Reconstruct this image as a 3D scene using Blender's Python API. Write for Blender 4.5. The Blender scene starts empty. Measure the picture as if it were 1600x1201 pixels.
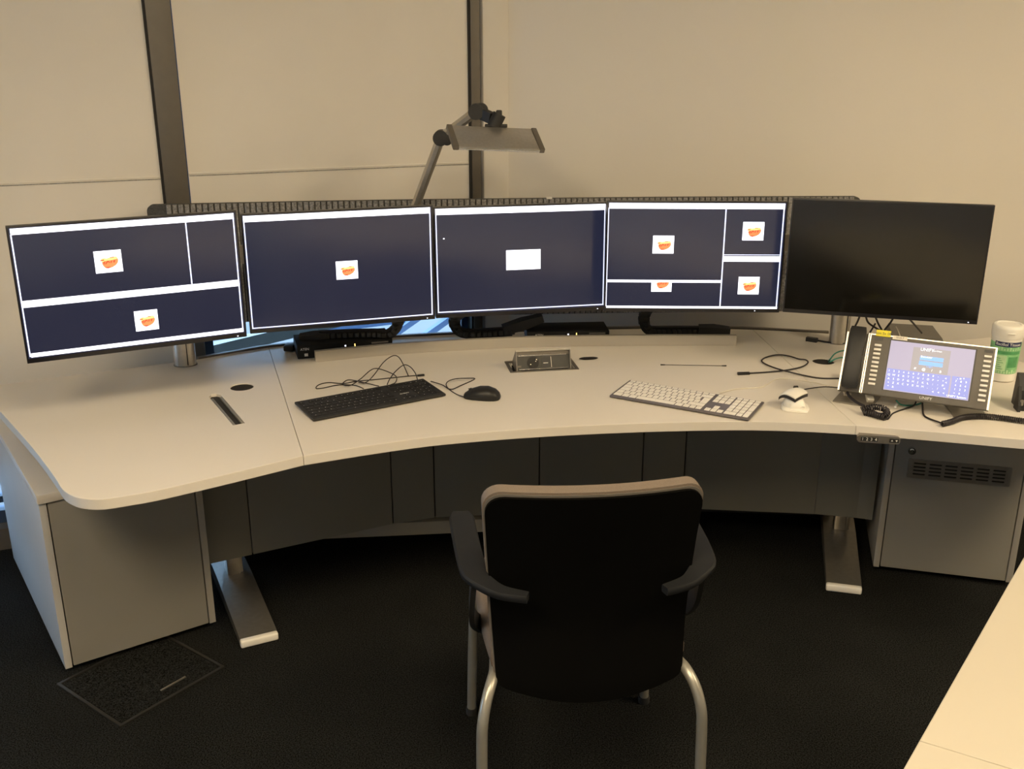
import bpy, bmesh, math, random
from mathutils import Vector, Matrix
from math import radians as R, sin, cos, pi
random.seed(4)
S = bpy.context.scene
C = S.collection

# ------------------------------------------------------------------ camera
CAMZ, PITCH, FPX = 1.77, R(18.6), 1561.0
cd = bpy.data.cameras.new('camera'); cd.sensor_width = 36; cd.lens = FPX / 1600 * 36
cd.clip_start = 0.02; cd.clip_end = 200
cam = bpy.data.objects.new('camera', cd); C.objects.link(cam)
cam.location = (0, 0, CAMZ); cam.rotation_euler = (pi / 2 - PITCH, 0, 0)
S.camera = cam

# ------------------------------------------------------------------ world, light, exposure
S.view_settings.view_transform = 'Standard'
S.view_settings.look = 'None'
S.view_settings.gamma = 1
S.view_settings.use_curve_mapping = False
S.view_settings.exposure = 0.1
W = bpy.data.worlds.new('world'); S.world = W; W.use_nodes = True
wn = W.node_tree; bg = wn.nodes['Background']
bg.inputs[0].default_value = (0.46, 0.68, 1.0, 1); bg.inputs[1].default_value = 10.0
LAMP_COL = (1.0, 0.79, 0.50)
# ceiling panels: x, y, size x, size y, emission strength
PANELS = [(2.7, 1.5, 0.6, 1.2, 32.0), (-1.1, 0.1, 0.6, 1.2, 28.0), (0.3, 0.9, 1.2, 0.6, 20.5)]

# ------------------------------------------------------------------ photograph geometry: a pixel's ray met with a height or a depth
def ray(px, py):
    a, b = (px - 800) / FPX, (600.5 - py) / FPX
    return Vector((a, cos(PITCH) + b * sin(PITCH), -sin(PITCH) + b * cos(PITCH)))
def at_z(px, py, z):
    d = ray(px, py); return Vector((0, 0, CAMZ)) + d * ((z - CAMZ) / d.z)
def at_y(px, py, y):
    d = ray(px, py); return Vector((0, 0, CAMZ)) + d * (y / d.y)

# ------------------------------------------------------------------ materials
MATS = {}
def mat(name, col, rough=.5, metal=0, emit=None, es=0, noise=None, bump=None, spec=.5, coat=0, trans=0):
    if name in MATS: return MATS[name]
    m = bpy.data.materials.new(name); m.use_nodes = True; nt = m.node_tree
    b = nt.nodes['Principled BSDF']
    b.inputs['Base Color'].default_value = (*col, 1); b.inputs['Roughness'].default_value = rough
    b.inputs['Metallic'].default_value = metal; b.inputs['Specular IOR Level'].default_value = spec
    b.inputs['Coat Weight'].default_value = coat
    if emit: b.inputs['Emission Color'].default_value = (*emit, 1); b.inputs['Emission Strength'].default_value = es
    if noise or bump:
        tc = nt.nodes.new('ShaderNodeTexCoord')
    if noise:                                  # (scale, amount)
        n = nt.nodes.new('ShaderNodeTexNoise'); n.inputs['Scale'].default_value = noise[0]; n.inputs['Detail'].default_value = 4
        nt.links.new(tc.outputs['Object'], n.inputs['Vector'])
        r = nt.nodes.new('ShaderNodeValToRGB'); a = noise[1]
        r.color_ramp.elements[0].position = .3; r.color_ramp.elements[1].position = .7
        r.color_ramp.elements[0].color = (*[c * (1 - a) for c in col], 1)
        r.color_ramp.elements[1].color = (*[min(1, c * (1 + a)) for c in col], 1)
        nt.links.new(n.outputs['Fac'], r.inputs[0]); nt.links.new(r.outputs[0], b.inputs['Base Color'])
    if bump:                                   # (scale, strength, distance)
        n = nt.nodes.new('ShaderNodeTexNoise'); n.inputs['Scale'].default_value = bump[0]; n.inputs['Detail'].default_value = 3
        nt.links.new(tc.outputs['Object'], n.inputs['Vector'])
        bu = nt.nodes.new('ShaderNodeBump'); bu.inputs['Strength'].default_value = bump[1]; bu.inputs['Distance'].default_value = bump[2]
        nt.links.new(n.outputs['Fac'], bu.inputs['Height']); nt.links.new(bu.outputs[0], b.inputs['Normal'])
    MATS[name] = m; return m
M = dict(
    wall=mat('wall paint', (.74, .70, .63), .85, bump=(60, .08, .002), noise=(1.3, .02)),
    blind=mat('blind fabric', (.77, .73, .66), .9, bump=(700, .15, .0006), noise=(2.2, .03)),
    ceil=mat('ceiling paint', (.72, .70, .66), .9, noise=(4, .02)),
    dark_alu=mat('dark anodised aluminium', (.13, .115, .095), .45, .3, noise=(30, .04)),
    black_gap=mat('black rubber gasket', (.012, .011, .01), .7, noise=(40, .1)),
    desk=mat('white desk laminate', (.68, .64, .58), .42, bump=(900, .06, .0003), noise=(3, .012)),
    edge=mat('desk edge band', (.60, .545, .47), .45, noise=(8, .015)),
    grey=mat('grey laminate', (.27, .255, .225), .5, bump=(500, .06, .0003), noise=(3, .03)),
    grey2=mat('light grey laminate edge', (.36, .34, .30), .5, noise=(6, .03)),
    side=mat('pale grey laminate', (.50, .49, .47), .5, noise=(4, .02)),
    alu=mat('brushed aluminium', (.55, .52, .47), .33, .9, noise=(90, .05)),
    alu_d=mat('grey aluminium', (.30, .28, .25), .4, .8, noise=(60, .06)),
    chrome=mat('chrome', (.8, .8, .78), .12, 1, noise=(20, .02)),
    black=mat('black plastic', (.012, .012, .013), .42, noise=(50, .15)),
    black2=mat('matt black plastic', (.018, .018, .018), .6, bump=(800, .1, .0003), noise=(50, .15)),
    chairsh=mat('black chair shell', (.0015, .0015, .0014), .6, spec=.08, bump=(900, .15, .0004), noise=(20, .1)),
    chairarm=mat('black armrest plastic', (.009, .010, .012), .6, spec=.3, noise=(30, .1)),
    fabric=mat('beige wool fabric', (.175, .14, .112), .95, bump=(900, .5, .001), noise=(500, .12)),
    chairleg=mat('grey painted steel tube', (.36, .35, .31), .35, .55, noise=(50, .03)),
    felt=mat('grey felt', (.24, .235, .23), 1, bump=(500, .6, .002), noise=(160, .45)),
    bezel=mat('monitor bezel', (.010, .010, .014), .35, noise=(60, .1)),
    white=mat('white plastic', (.78, .76, .70), .4, noise=(30, .02)),
    keywhite=mat('white keycaps', (.80, .78, .74), .45, noise=(80, .02)),
    kbalu=mat('grey violet keyboard plate', (.16, .145, .155), .4, .4, noise=(80, .04)),
    keyblack=mat('black keycaps', (.014, .014, .015), .5, spec=.3, noise=(80, .15)),
    cable=mat('black cable rubber', (.013, .010, .012), .5, noise=(80, .1)),
    cablew=mat('white cable', (.68, .64, .55), .5, noise=(80, .03)),
    cableg=mat('green cable', (.03, .22, .17), .45, noise=(80, .1)),
    phone=mat('grey phone plastic', (.13, .12, .105), .5, noise=(60, .04)),
    phoneb=mat('black handset plastic', (.014, .014, .0145), .42, spec=.3, noise=(30, .1)),
    yellow=mat('yellow paper note', (.80, .72, .05), .7, noise=(60, .04)),
    paper=mat('white paper label', (.75, .70, .60), .7, noise=(60, .03)),
    print_w=mat('white print', (.75, .75, .73), .5, noise=(60, .02)),
    print_d=mat('dark print', (.06, .06, .06), .6, noise=(60, .05)),
    green=mat('green label', (.22, .52, .24), .5, noise=(25, .25)),
    green_d=mat('dark green label', (.08, .32, .12), .5, noise=(40, .2)),
    green_l=mat('pale green label', (.45, .68, .40), .5, noise=(40, .15)),
    navy=mat('navy label', (.015, .025, .09), .5, noise=(60, .05)),
    scr=mat('lit dark screen', (.012, .012, .016), .17, emit=(.013, .016, .038), es=1.0, noise=(12, .1), spec=1.0),
    scr_off=mat('dark screen switched off', (.006, .0055, .0045), .14, noise=(12, .1), spec=.6),
    glow=mat('white screen pixels', (.5, .5, .5), .5, emit=(.86, .88, 1.0), es=1.9, noise=(10, .02)),
    glowl=mat('thin white screen line', (.5, .5, .5), .5, emit=(.62, .70, 1.0), es=1.25, noise=(10, .02)),
    icon_o=mat('orange screen pixels', (.5, .2, .1), .5, emit=(.92, .23, .075), es=1.0, noise=(10, .05)),
    icon_r=mat('dark red screen pixels', (.4, .1, .05), .5, emit=(.45, .04, .02), es=1.0, noise=(10, .05)),
    icon_y=mat('yellow screen pixels', (.6, .5, .1), .5, emit=(1.0, .70, .28), es=1.0, noise=(10, .05)),
    ph_scr=mat('phone screen', (.05, .05, .08), .3, emit=(.33, .30, .45), es=1.0, noise=(14, .1)),
    ph_mid=mat('phone screen dialog', (.05, .05, .05), .3, emit=(.27, .25, .29), es=1.0, noise=(14, .05)),
    ph_key=mat('phone screen keypad', (.05, .05, .1), .3, emit=(.17, .23, .66), es=1.0, noise=(14, .05)),
    ph_blue=mat('phone screen field', (.05, .1, .3), .3, emit=(.12, .40, .95), es=1.0, noise=(14, .05)),
    ph_w=mat('phone screen white', (.4, .4, .4), .3, emit=(.85, .92, 1), es=1.2, noise=(14, .02)),
    led_y=mat('yellow indicator light', (.5, .4, .1), .5, emit=(1, .75, .2), es=2.5, noise=(14, .02)),
    ext=mat('exterior pale roofing', (.085, .075, .07), .8, noise=(1.5, .08)),
    extb=mat('exterior blue steel', (.025, .05, .10), .6, noise=(3, .1)),
)
def carpet_mat():
    m = bpy.data.materials.new('charcoal carpet'); m.use_nodes = True; nt = m.node_tree; b = nt.nodes['Principled BSDF']
    b.inputs['Roughness'].default_value = 1; b.inputs['Specular IOR Level'].default_value = 0
    tc = nt.nodes.new('ShaderNodeTexCoord')
    n1 = nt.nodes.new('ShaderNodeTexNoise'); n1.inputs['Scale'].default_value = 260; n1.inputs['Detail'].default_value = 5
    n2 = nt.nodes.new('ShaderNodeTexNoise'); n2.inputs['Scale'].default_value = 5; n2.inputs['Detail'].default_value = 3
    r = nt.nodes.new('ShaderNodeValToRGB')
    r.color_ramp.elements[0].position = .36; r.color_ramp.elements[0].color = (.0045, .0047, .0045, 1)
    r.color_ramp.elements[1].position = .72; r.color_ramp.elements[1].color = (.050, .051, .050, 1)
    mx = nt.nodes.new('ShaderNodeMixRGB'); mx.blend_type = 'MULTIPLY'; mx.inputs[0].default_value = .35
    for n in (n1, n2): nt.links.new(tc.outputs['Object'], n.inputs['Vector'])
    nt.links.new(n1.outputs['Fac'], r.inputs[0]); nt.links.new(r.outputs[0], mx.inputs[1]); nt.links.new(n2.outputs['Fac'], mx.inputs[2])
    nt.links.new(mx.outputs[0], b.inputs['Base Color'])
    bu = nt.nodes.new('ShaderNodeBump'); bu.inputs['Strength'].default_value = 1; bu.inputs['Distance'].default_value = .006
    nt.links.new(n1.outputs['Fac'], bu.inputs['Height']); nt.links.new(bu.outputs[0], b.inputs['Normal'])
    return m
M['carpet'] = carpet_mat()
def glass_mat():
    m = bpy.data.materials.new('window glass'); m.use_nodes = True; nt = m.node_tree; nt.nodes.clear()
    o = nt.nodes.new('ShaderNodeOutputMaterial'); mx = nt.nodes.new('ShaderNodeMixShader'); fr = nt.nodes.new('ShaderNodeFresnel'); fr.inputs[0].default_value = 1.45
    t = nt.nodes.new('ShaderNodeBsdfTransparent'); t.inputs[0].default_value = (.88, .94, .96, 1); g = nt.nodes.new('ShaderNodeBsdfGlossy'); g.inputs['Roughness'].default_value = .02
    nt.links.new(fr.outputs[0], mx.inputs[0]); nt.links.new(t.outputs[0], mx.inputs[1]); nt.links.new(g.outputs[0], mx.inputs[2]); nt.links.new(mx.outputs[0], o.inputs[0]); return m
M['glass'] = glass_mat()

# ------------------------------------------------------------------ mesh helpers
def new_bm(): return bmesh.new()
def box(bm, c, s, rot=None, bev=0, seg=2):
    r = bmesh.ops.create_cube(bm, size=1); vs = r['verts']
    bmesh.ops.scale(bm, vec=s, verts=vs)
    if bev:
        es = list({e for v in vs for e in v.link_edges})
        rr = bmesh.ops.bevel(bm, geom=es, offset=bev, segments=seg, affect='EDGES', profile=.5)
        vs = list({v for f in rr['faces'] for v in f.verts} | {v for v in vs if v.is_valid})
    mt = Matrix.Translation(c) @ (rot.to_4x4() if rot else Matrix.Identity(4))
    bmesh.ops.transform(bm, matrix=mt, verts=vs)
    return vs
def cyl(bm, p0, p1, r0, r1=None, seg=24, caps=True):
    p0, p1 = Vector(p0), Vector(p1); d = p1 - p0; r1 = r0 if r1 is None else r1
    mt = Matrix.Translation((p0 + p1) / 2) @ d.to_track_quat('Z', 'Y').to_matrix().to_4x4()
    bmesh.ops.create_cone(bm, cap_ends=caps, segments=seg, radius1=r0, radius2=r1, depth=d.length, matrix=mt)
def sm_path(pts, n=8, closed=False):
    pts = [Vector(p) for p in pts]; out = []
    N = len(pts)
    for i in range(N if closed else N - 1):
        if closed: p0, p1, p2, p3 = pts[(i - 1) % N], pts[i], pts[(i + 1) % N], pts[(i + 2) % N]
        else: p0, p1, p2, p3 = pts[max(i - 1, 0)], pts[i], pts[i + 1], pts[min(i + 2, N - 1)]
        for k in range(n):
            t = k / n
            out.append(.5 * ((2 * p1) + (p2 - p0) * t + (2 * p0 - 5 * p1 + 4 * p2 - p3) * t * t + (3 * p1 - p0 - 3 * p2 + p3) * t ** 3))
    if not closed: out.append(pts[-1])
    return out
def sweep(bm, pts, prof, up=None, closed_prof=True, scale=None):
    """prof: list of (a,b) offsets, a across, b along up; parallel frame"""
    pts = [Vector(p) for p in pts]; rings = []
    t0 = (pts[1] - pts[0]).normalized()
    ref = Vector(up) if up else (Vector((0, 0, 1)) if abs(t0.z) < .9 else Vector((1, 0, 0)))
    n = (ref - t0 * ref.dot(t0)).normalized(); t = t0
    for i, p in enumerate(pts):
        tn = ((pts[min(i + 1, len(pts) - 1)] - pts[max(i - 1, 0)])).normalized()
        if up: n = (Vector(up) - tn * Vector(up).dot(tn)).normalized()
        else:
            n = t.rotation_difference(tn) @ n; n = (n - tn * n.dot(tn)).normalized()
        t = tn; b = tn.cross(n)
        k = scale[i] if scale else 1
        rings.append([bm.verts.new(p + b * (a * k) + n * (c * k)) for a, c in prof])
    m = len(prof)
    for i in range(len(rings) - 1):
        for j in range(m if closed_prof else m - 1):
            bm.faces.new((rings[i][j], rings[i][(j + 1) % m], rings[i + 1][(j + 1) % m], rings[i + 1][j]))
    if closed_prof:
        bm.faces.new(rings[0][::-1]); bm.faces.new(rings[-1])
def tube(bm, pts, r, seg=8, smooth=6):
    p = sm_path(pts, smooth) if smooth else pts
    sweep(bm, p, [(r * cos(2 * pi * k / seg), r * sin(2 * pi * k / seg)) for k in range(seg)])
def lathe(bm, prof, c=(0, 0, 0), seg=32):
    c = Vector(c); rings = []
    for r, z in prof:
        rings.append([bm.verts.new(c + Vector((r * cos(2 * pi * k / seg), r * sin(2 * pi * k / seg), z))) for k in range(seg)])
    for i in range(len(rings) - 1):
        for j in range(seg): bm.faces.new((rings[i][j], rings[i][(j + 1) % seg], rings[i + 1][(j + 1) % seg], rings[i + 1][j]))
    bm.faces.new(rings[0][::-1]); bm.faces.new(rings[-1])
def prism(bm, poly, z0, z1):
    a = [bm.verts.new((p[0], p[1], z0)) for p in poly]; b = [bm.verts.new((p[0], p[1], z1)) for p in poly]; n = len(poly)
    bm.faces.new(a[::-1]); bm.faces.new(b)
    for i in range(n): bm.faces.new((a[i], a[(i + 1) % n], b[(i + 1) % n], b[i]))
def rrect(w, h, r, n=5, cx=0, cy=0):
    out = []
    for sx, sy, a0 in ((1, 1, 0), (-1, 1, 90), (-1, -1, 180), (1, -1, 270)):
        for k in range(n + 1):
            a = R(a0 + 90 * k / n); out.append((cx + sx * (w / 2 - r) + r * cos(a), cy + sy * (h / 2 - r) + r * sin(a)))
    return out
def curve_plate(polys, z0, z1, bev=0):
    """plate from outline polygons, later ones inside the first are holes"""
    cu = bpy.data.curves.new('c', 'CURVE'); cu.dimensions = '2D'; cu.fill_mode = 'BOTH'; cu.extrude = (z1 - z0) / 2 - bev
    cu.bevel_depth = bev; cu.bevel_resolution = 1; cu.offset = -bev
    for p in polys:
        sp = cu.splines.new('POLY'); sp.points.add(len(p) - 1); sp.use_cyclic_u = True
        for i, q in enumerate(p): sp.points[i].co = (q[0], q[1], 0, 1)
    o = bpy.data.objects.new('c', cu); C.objects.link(o); dg = bpy.context.evaluated_depsgraph_get(); dg.update()
    me = o.evaluated_get(dg).to_mesh(); bm = bmesh.new(); bm.from_mesh(me); o.evaluated_get(dg).to_mesh_clear()
    bpy.data.objects.remove(o); bpy.data.curves.remove(cu)
    bmesh.ops.translate(bm, vec=(0, 0, (z0 + z1) / 2), verts=bm.verts); return bm
def text_bm(s, size, depth=.0004, align='CENTER'):
    cu = bpy.data.curves.new('t', 'FONT'); cu.body = s; cu.size = size; cu.extrude = depth; cu.align_x = align; cu.align_y = 'CENTER'; cu.resolution_u = 3
    o = bpy.data.objects.new('t', cu); C.objects.link(o); dg = bpy.context.evaluated_depsgraph_get(); dg.update()
    me = o.evaluated_get(dg).to_mesh(); bm = bmesh.new(); bm.from_mesh(me); o.evaluated_get(dg).to_mesh_clear()
    bpy.data.objects.remove(o); bpy.data.curves.remove(cu); return bm
def xf(bm, mt): bmesh.ops.transform(bm, matrix=mt, verts=bm.verts); return bm
def obj(name, bm, m, parent=None, smooth=None, label=None):
    bmesh.ops.recalc_face_normals(bm, faces=bm.faces)
    me = bpy.data.meshes.new(name); bm.to_mesh(me); bm.free()
    me.materials.append(m)
    if smooth is not None:
        me.polygons.foreach_set('use_smooth', [True] * len(me.polygons))
        me.set_sharp_from_angle(angle=R(smooth))
    o = bpy.data.objects.new(name, me); C.objects.link(o)
    if parent: o.parent = parent
    if label: o['label'] = label
    return o
def add(name, fn, m, parent=None, smooth=None, label=None):
    bm = new_bm(); fn(bm); return obj(name, bm, m, parent, smooth, label)
def bx(name, c, s, m, parent=None, rot=None, bev=0, label=None, smooth=None):
    bm = new_bm(); box(bm, c, s, rot, bev); return obj(name, bm, m, parent, smooth if smooth is not None else (35 if bev else None), label)
def thing(name, label, cat, loc=(0, 0, 0), rot=(0, 0, 0), group=None):
    o = bpy.data.objects.new(name, None); C.objects.link(o); o.empty_display_size = .05
    o.location = loc; o.rotation_euler = rot; o['label'] = label; o['category'] = cat
    if group: o['group'] = group
    return o
def tag(o, label, cat, group=None):
    o['label'] = label; o['category'] = cat
    if group: o['group'] = group
    return o
def struct(o): o['kind'] = 'structure'; return o
def bar(bm, p0, p1, w, h, up=(0, 0, 1)):
    p0, p1 = Vector(p0), Vector(p1); sweep(bm, [p0, p1], [(-w / 2, -h / 2), (w / 2, -h / 2), (w / 2, h / 2), (-w / 2, h / 2)], up=up)

# ------------------------------------------------------------------ room
CZ = 2.85
SL = .385; TH = math.atan(SL); WU = Vector((cos(TH), sin(TH), 0)); WN = Vector((-sin(TH), cos(TH), 0)); W0 = Vector((-1.9, 3.36, 0))
def ws(px, py, off=0):            # where a pixel's ray meets the window wall (moved off along its normal): distance along it, height
    d = ray(px, py); o = Vector((0, 0, CAMZ)); q = W0 + WN * off
    t = (q - o).dot(WN) / d.dot(WN); p = o + d * t; return (p - W0).dot(WU), p.z
def wp(s, n, z): v = W0 + WU * s + WN * n; return Vector((v.x, v.y, z))
S0 = -3.0; SB = -0.62
s_m1a, s_m1b = ws(225, 0, -.03)[0], ws(265, 0, -.03)[0]
s_m2a, s_m2b = ws(734, 0, -.03)[0], ws(748.5, 0, -.03)[0]
s_end = ws(795, 150, -.02)[0]
corner = wp(s_end, 0, 0)
YB = corner.y - .02
left_pt = wp(S0, 0, 0)
fp = [(left_pt.x, -2.6), (4.0, -2.6), (4.0, YB + .0), (corner.x, YB), (left_pt.x, left_pt.y)]
add('floor', lambda b: prism(b, fp, -.05, 0), M['carpet']); struct(bpy.data.objects['floor'])
add('ceiling', lambda b: prism(b, fp, CZ, CZ + .05), M['ceil']); struct(bpy.data.objects['ceiling'])
rotW = Matrix.Rotation(TH, 3, 'Z')
struct(bx('wall_back', ((corner.x + 4.0) / 2, YB + .05, CZ / 2), (4.0 - corner.x, .1, CZ), M['wall']))
struct(bx('wall_right', (4.05, (YB - 2.6) / 2, CZ / 2), (.1, YB + 2.6, CZ), M['wall']))
struct(bx('wall_front', ((4 + left_pt.x) / 2, -2.65, CZ / 2), (4.2 - left_pt.x, .1, CZ), M['wall']))
yl0 = 1.4
struct(bx('wall_side', (left_pt.x - .05, (left_pt.y - 2.6) / 2, (1.3 + CZ) / 2), (.1, left_pt.y + 2.6, CZ - 1.3), M['wall']))
struct(bx('wall_side', (left_pt.x - .05, (yl0 - 2.6) / 2, .65), (.1, yl0 + 2.6, 1.3), M['wall']))
struct(bx('baseboard_side', (left_pt.x - .03, (yl0 + left_pt.y) / 2, .04), (.06, left_pt.y - yl0, .08), M['dark_alu']))
w4 = bpy.data.objects.new('added_window_4', None); C.objects.link(w4); w4['kind'] = 'structure'  # unseen side window, added to throw daylight on the cabinet side
bx('pane', (left_pt.x - .05, (yl0 + left_pt.y) / 2, .69), (.01, left_pt.y - yl0, 1.22), M['glass'], w4)
bx('window_frame', (left_pt.x - .05, (yl0 + left_pt.y) / 2, 1.28), (.06, left_pt.y - yl0, .04), M['dark_alu'], w4)
# window wall: plinth, header, pillar, mullions, panes
zpl = .085
def wbox(name, s0, s1, n0, n1, z0, z1, m, parent=None, bev=0, label=None):
    c = wp((s0 + s1) / 2, (n0 + n1) / 2, (z0 + z1) / 2)
    return bx(name, c, (s1 - s0, n1 - n0, z1 - z0), m, parent, rotW, bev, label)
struct(wbox('baseboard_left', S0, s_end, -.03, .06, 0, zpl, M['dark_alu']))
struct(wbox('wall_left', S0, s_end, -.0, .12, 2.62, CZ, M['wall']))
struct(wbox('trim_1', s_m1a, s_m1b, -.035, .09, zpl, 2.62, M['dark_alu'], bev=.002))
struct(wbox('trim_2', s_m2a, s_m2b, -.035, .09, zpl, 2.62, M['dark_alu'], bev=.002))
struct(wbox('trim_3', s_m2b + .012, s_end, -.03, .12, 0, CZ, M['wall'], bev=.012))
wbox('gasket', s_m1a - .009, s_m1a, -.03, .045, .10, 2.6, M['black_gap'], bpy.data.objects['trim_1']); wbox('gasket', s_m2a - .009, s_m2a, -.03, .045, .10, 2.6, M['black_gap'], bpy.data.objects['trim_2'])
def window(name, s0, s1):
    e = bpy.data.objects.new(name, None); C.objects.link(e); e['kind'] = 'structure'
    wbox('pane', s0, s1, .045, .055, zpl + .04, 2.58, M['glass'], e)
    def fr(b):
        for (a, c, z0, z1) in ((s0, s1, zpl, zpl + .05), (s0, s1, 2.56, 2.62), (s0, s0 + .035, zpl, 2.6), (s1 - .035, s1, zpl, 2.6)):
            box(b, wp((a + c) / 2, .05, (z0 + z1) / 2), (c - a, .05, z1 - z0), rotW)
    add('window_frame', fr, M['extb'], e)
    wbox('transom', s0, s1, .03, .07, .165, .19, M['extb'], e)
struct(wbox('trim_4', SB - .06, SB, -.035, .09, zpl, 2.62, M['dark_alu'], bev=.002)); window('unseen_window_3', S0, SB - .06); window('window_1', SB, s_m1a); window('window_2', s_m1b, s_m2a)  # bay beyond the last mullion is unseen, left blindless to add daylight
# roller blinds
z_seam1 = ws(150, 281, -.03)[1]; z_seam2 = ws(500, 263.5, -.03)[1]
def blind(label, s0, s1, zb, zs):
    t = thing('roller_blind', label, 'blind', wp((s0 + s1) / 2, -.02, zb), (0, 0, TH), 'roller blinds in the window bays')
    w = s1 - s0
    bx('fabric', (0, 0, (CZ - .02 - zb) / 2), (w, .004, CZ - .02 - zb), M['blind'], t)
    bx('hem_bar', (0, 0, .012), (w, .014, .024), M['alu_d'], t, bev=.004)
    bx('seam', (0, -.003, zs - zb), (w - .004, .004, .007), M['blind'], t, bev=.0015)
    bx('seam', (0, -.003, zs - zb - .0075), (w - .004, .002, .0022), M['felt'], t)
    add('roller_tube', lambda b: cyl(b, (-w / 2, .0, CZ - .06 - zb), (w / 2, .0, CZ - .06 - zb), .03), M['alu_d'], t, 40)
blind('long beige roller blind left of the wide dark mullion, hanging lowest', SB + .01, s_m1a - .008, .34, z_seam1)
blind('beige roller blind between the two dark mullions, behind the lamp', s_m1b + .004, s_m2a - .008, .80, z_seam2)
# diagonal steel brace outside window and things seen through the glass
for nm, a, b, r_ in (('p', (318, 550), (470, 517), .03),):
    pa, pb = ws(*a, .25), ws(*b, .25)
    o = add('diagonal_brace', lambda bm: bar(bm, wp(pa[0], .25, pa[1]), wp(pb[0] + .3, .25, pb[1] + .055), .05, .05), M['dark_alu'])
    tag(o, 'dark diagonal steel brace outside the glass below the wall blinds', 'brace')
add('terrace', lambda b: box(b, (-1, 14, -.75), (34, 20.2, .1)), M['ext']); struct(bpy.data.objects['terrace'])
t = thing('steel_canopy', 'blue steel roof frame seen outside the window below the monitors', 'canopy', (-.7, 6.6, -.3))
for i, (x0, x1, y0, y1) in enumerate(((-.5, .12, -.6, 1.6), (-.25, .42, -.6, 1.6), (.35, .38, -1, 1.5), (-.9, .5, 1.2, .9), (.45, .48, -1, 1.5), (-.9, -.1, .2, .6))):
    add('beam', lambda b: bar(b, (x0, y0, .06 + .02 * i), (x1, y1, .06 + .02 * i), .035, .05), M['extb'], t)
# ceiling panels
for i, (x, y, sx, sy, st) in enumerate(PANELS):
    t = thing('ceiling_light', ('ceiling light panel above the white side table', 'ceiling light panel above the left end of the curved desk', 'ceiling light panel above the armchair')[i], 'ceiling light', (x, y, CZ), group='square ceiling light panels')
    bx('light_frame', (0, 0, -.015), (sx + .06, sy + .06, .028), M['white'], t, bev=.004)
    bx('diffuser', (0, 0, -.032), (sx, sy, .006), mat('light diffuser %d' % i, (.8, .8, .8), .5, emit=LAMP_COL, es=st, noise=(3, .01)), t)

# ------------------------------------------------------------------ curved desk
DZ, DT = .74, .028
desk = thing('sit_stand_desk', 'long curved white control desk with grey modesty panels carrying five monitors', 'desk')
front = [at_z(x, y, DZ).to_2d() for x, y in [(0, 643), (50, 699), (84, 744), (97, 764), (112, 774), (130, 779), (160, 780), (200, 774), (250, 765), (350, 742), (474, 712), (600, 692.5), (700, 680), (850, 668.5), (1000, 661.5), (1150, 658.5), (1250, 660.5), (1338, 665), (1450, 674), (1600, 687)]]
front[0] = Vector((-1.531, 2.806))
fr = [tuple(p) for p in front]
iS1, iS2 = 10, 17
rearA = [(-.885, 3.485), (-.99, 3.415), (-1.114, 3.325), (-1.412, 3.180), (-1.66, 3.055), (-1.70, 3.03)]
rearB = [(.930, 3.725), (.80, 3.738), (.621, 3.744), (.38, 3.73), (.123, 3.706), (-.146, 3.670), (-.433, 3.617), (-.70, 3.545), (-.885, 3.485)]
rearC = [(1.62, 2.535), (1.70, 2.52), (1.76, 2.535), (1.80, 2.59), (1.86, 2.9), (1.85, 3.12), (1.79, 3.25), (1.745, 3.36), (1.80, 3.62), (1.63, 3.565), (1.51, 3.575), (1.209, 3.668), (1.05, 3.705), (.930, 3.725)]
def circ(c, r, n=28): return [(c[0] + r * cos(2 * pi * k / n), c[1] + r * sin(2 * pi * k / n)) for k in range(n)]
g1 = at_z(378, 604.3, DZ).to_2d(); g2 = at_z(1286.5, 564.3, DZ).to_2d()
slot = [tuple(at_z(*p, DZ).to_2d()) for p in ((326.5, 619.5), (330, 616), (338, 615), (345, 616.5), (382.5, 660.5), (364, 664))]
pw = [tuple(at_z(*p, DZ).to_2d()) for p in ((788, 564), (893.5, 563), (904.5, 576), (797, 581.5))]
pin = [tuple(Vector(p) * .9 + Vector((sum(q[0] for q in pw) / 4, sum(q[1] for q in pw) / 4)) * .1) for p in pw]
def inset(poly, d):
    n = len(poly); out = []; A = sum(poly[i][0] * poly[(i + 1) % n][1] - poly[(i + 1) % n][0] * poly[i][1] for i in range(n))
    for i in range(n):
        a, b, c = Vector(poly[i - 1]), Vector(poly[i]), Vector(poly[(i + 1) % n])
        e1, e2 = (b - a).normalized(), (c - b).normalized(); s = 1 if A > 0 else -1
        n1, n2 = Vector((-e1.y, e1.x)) * s, Vector((-e2.y, e2.x)) * s; m_ = (n1 + n2); m_ = m_ / max(m_.length_squared, .2) * 2
        out.append(tuple(b + m_ * d))
    return out
def smooth2(pts, n=4): return [(p.x, p.y) for p in sm_path([Vector((*p, 0)) for p in pts], n)]
polyA = smooth2(fr[:iS1 + 1]) + rearA
polyB = smooth2(fr[iS1:iS2 + 1]) + rearB
polyC = smooth2(fr[iS2:]) + rearC
for poly, holes in ((polyA, [circ(g1, .037), slot]), (polyB, [pin]), (polyC, [circ(g2, .037)])):
    bm = curve_plate([inset(poly, .0007)] + holes, DZ - DT, DZ, .0012)
    obj('worktop', bm, M['desk'], desk, 16)
for g in (g1, g2):
    add('cable_grommet', lambda b: (lathe(b, [(.001, DZ - .05), (.036, DZ - .05), (.0366, DZ - .0035), (.001, DZ - .0035)], (g.x, g.y, 0))), M['black_gap'], desk, 40, 'black cable hole')
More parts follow.
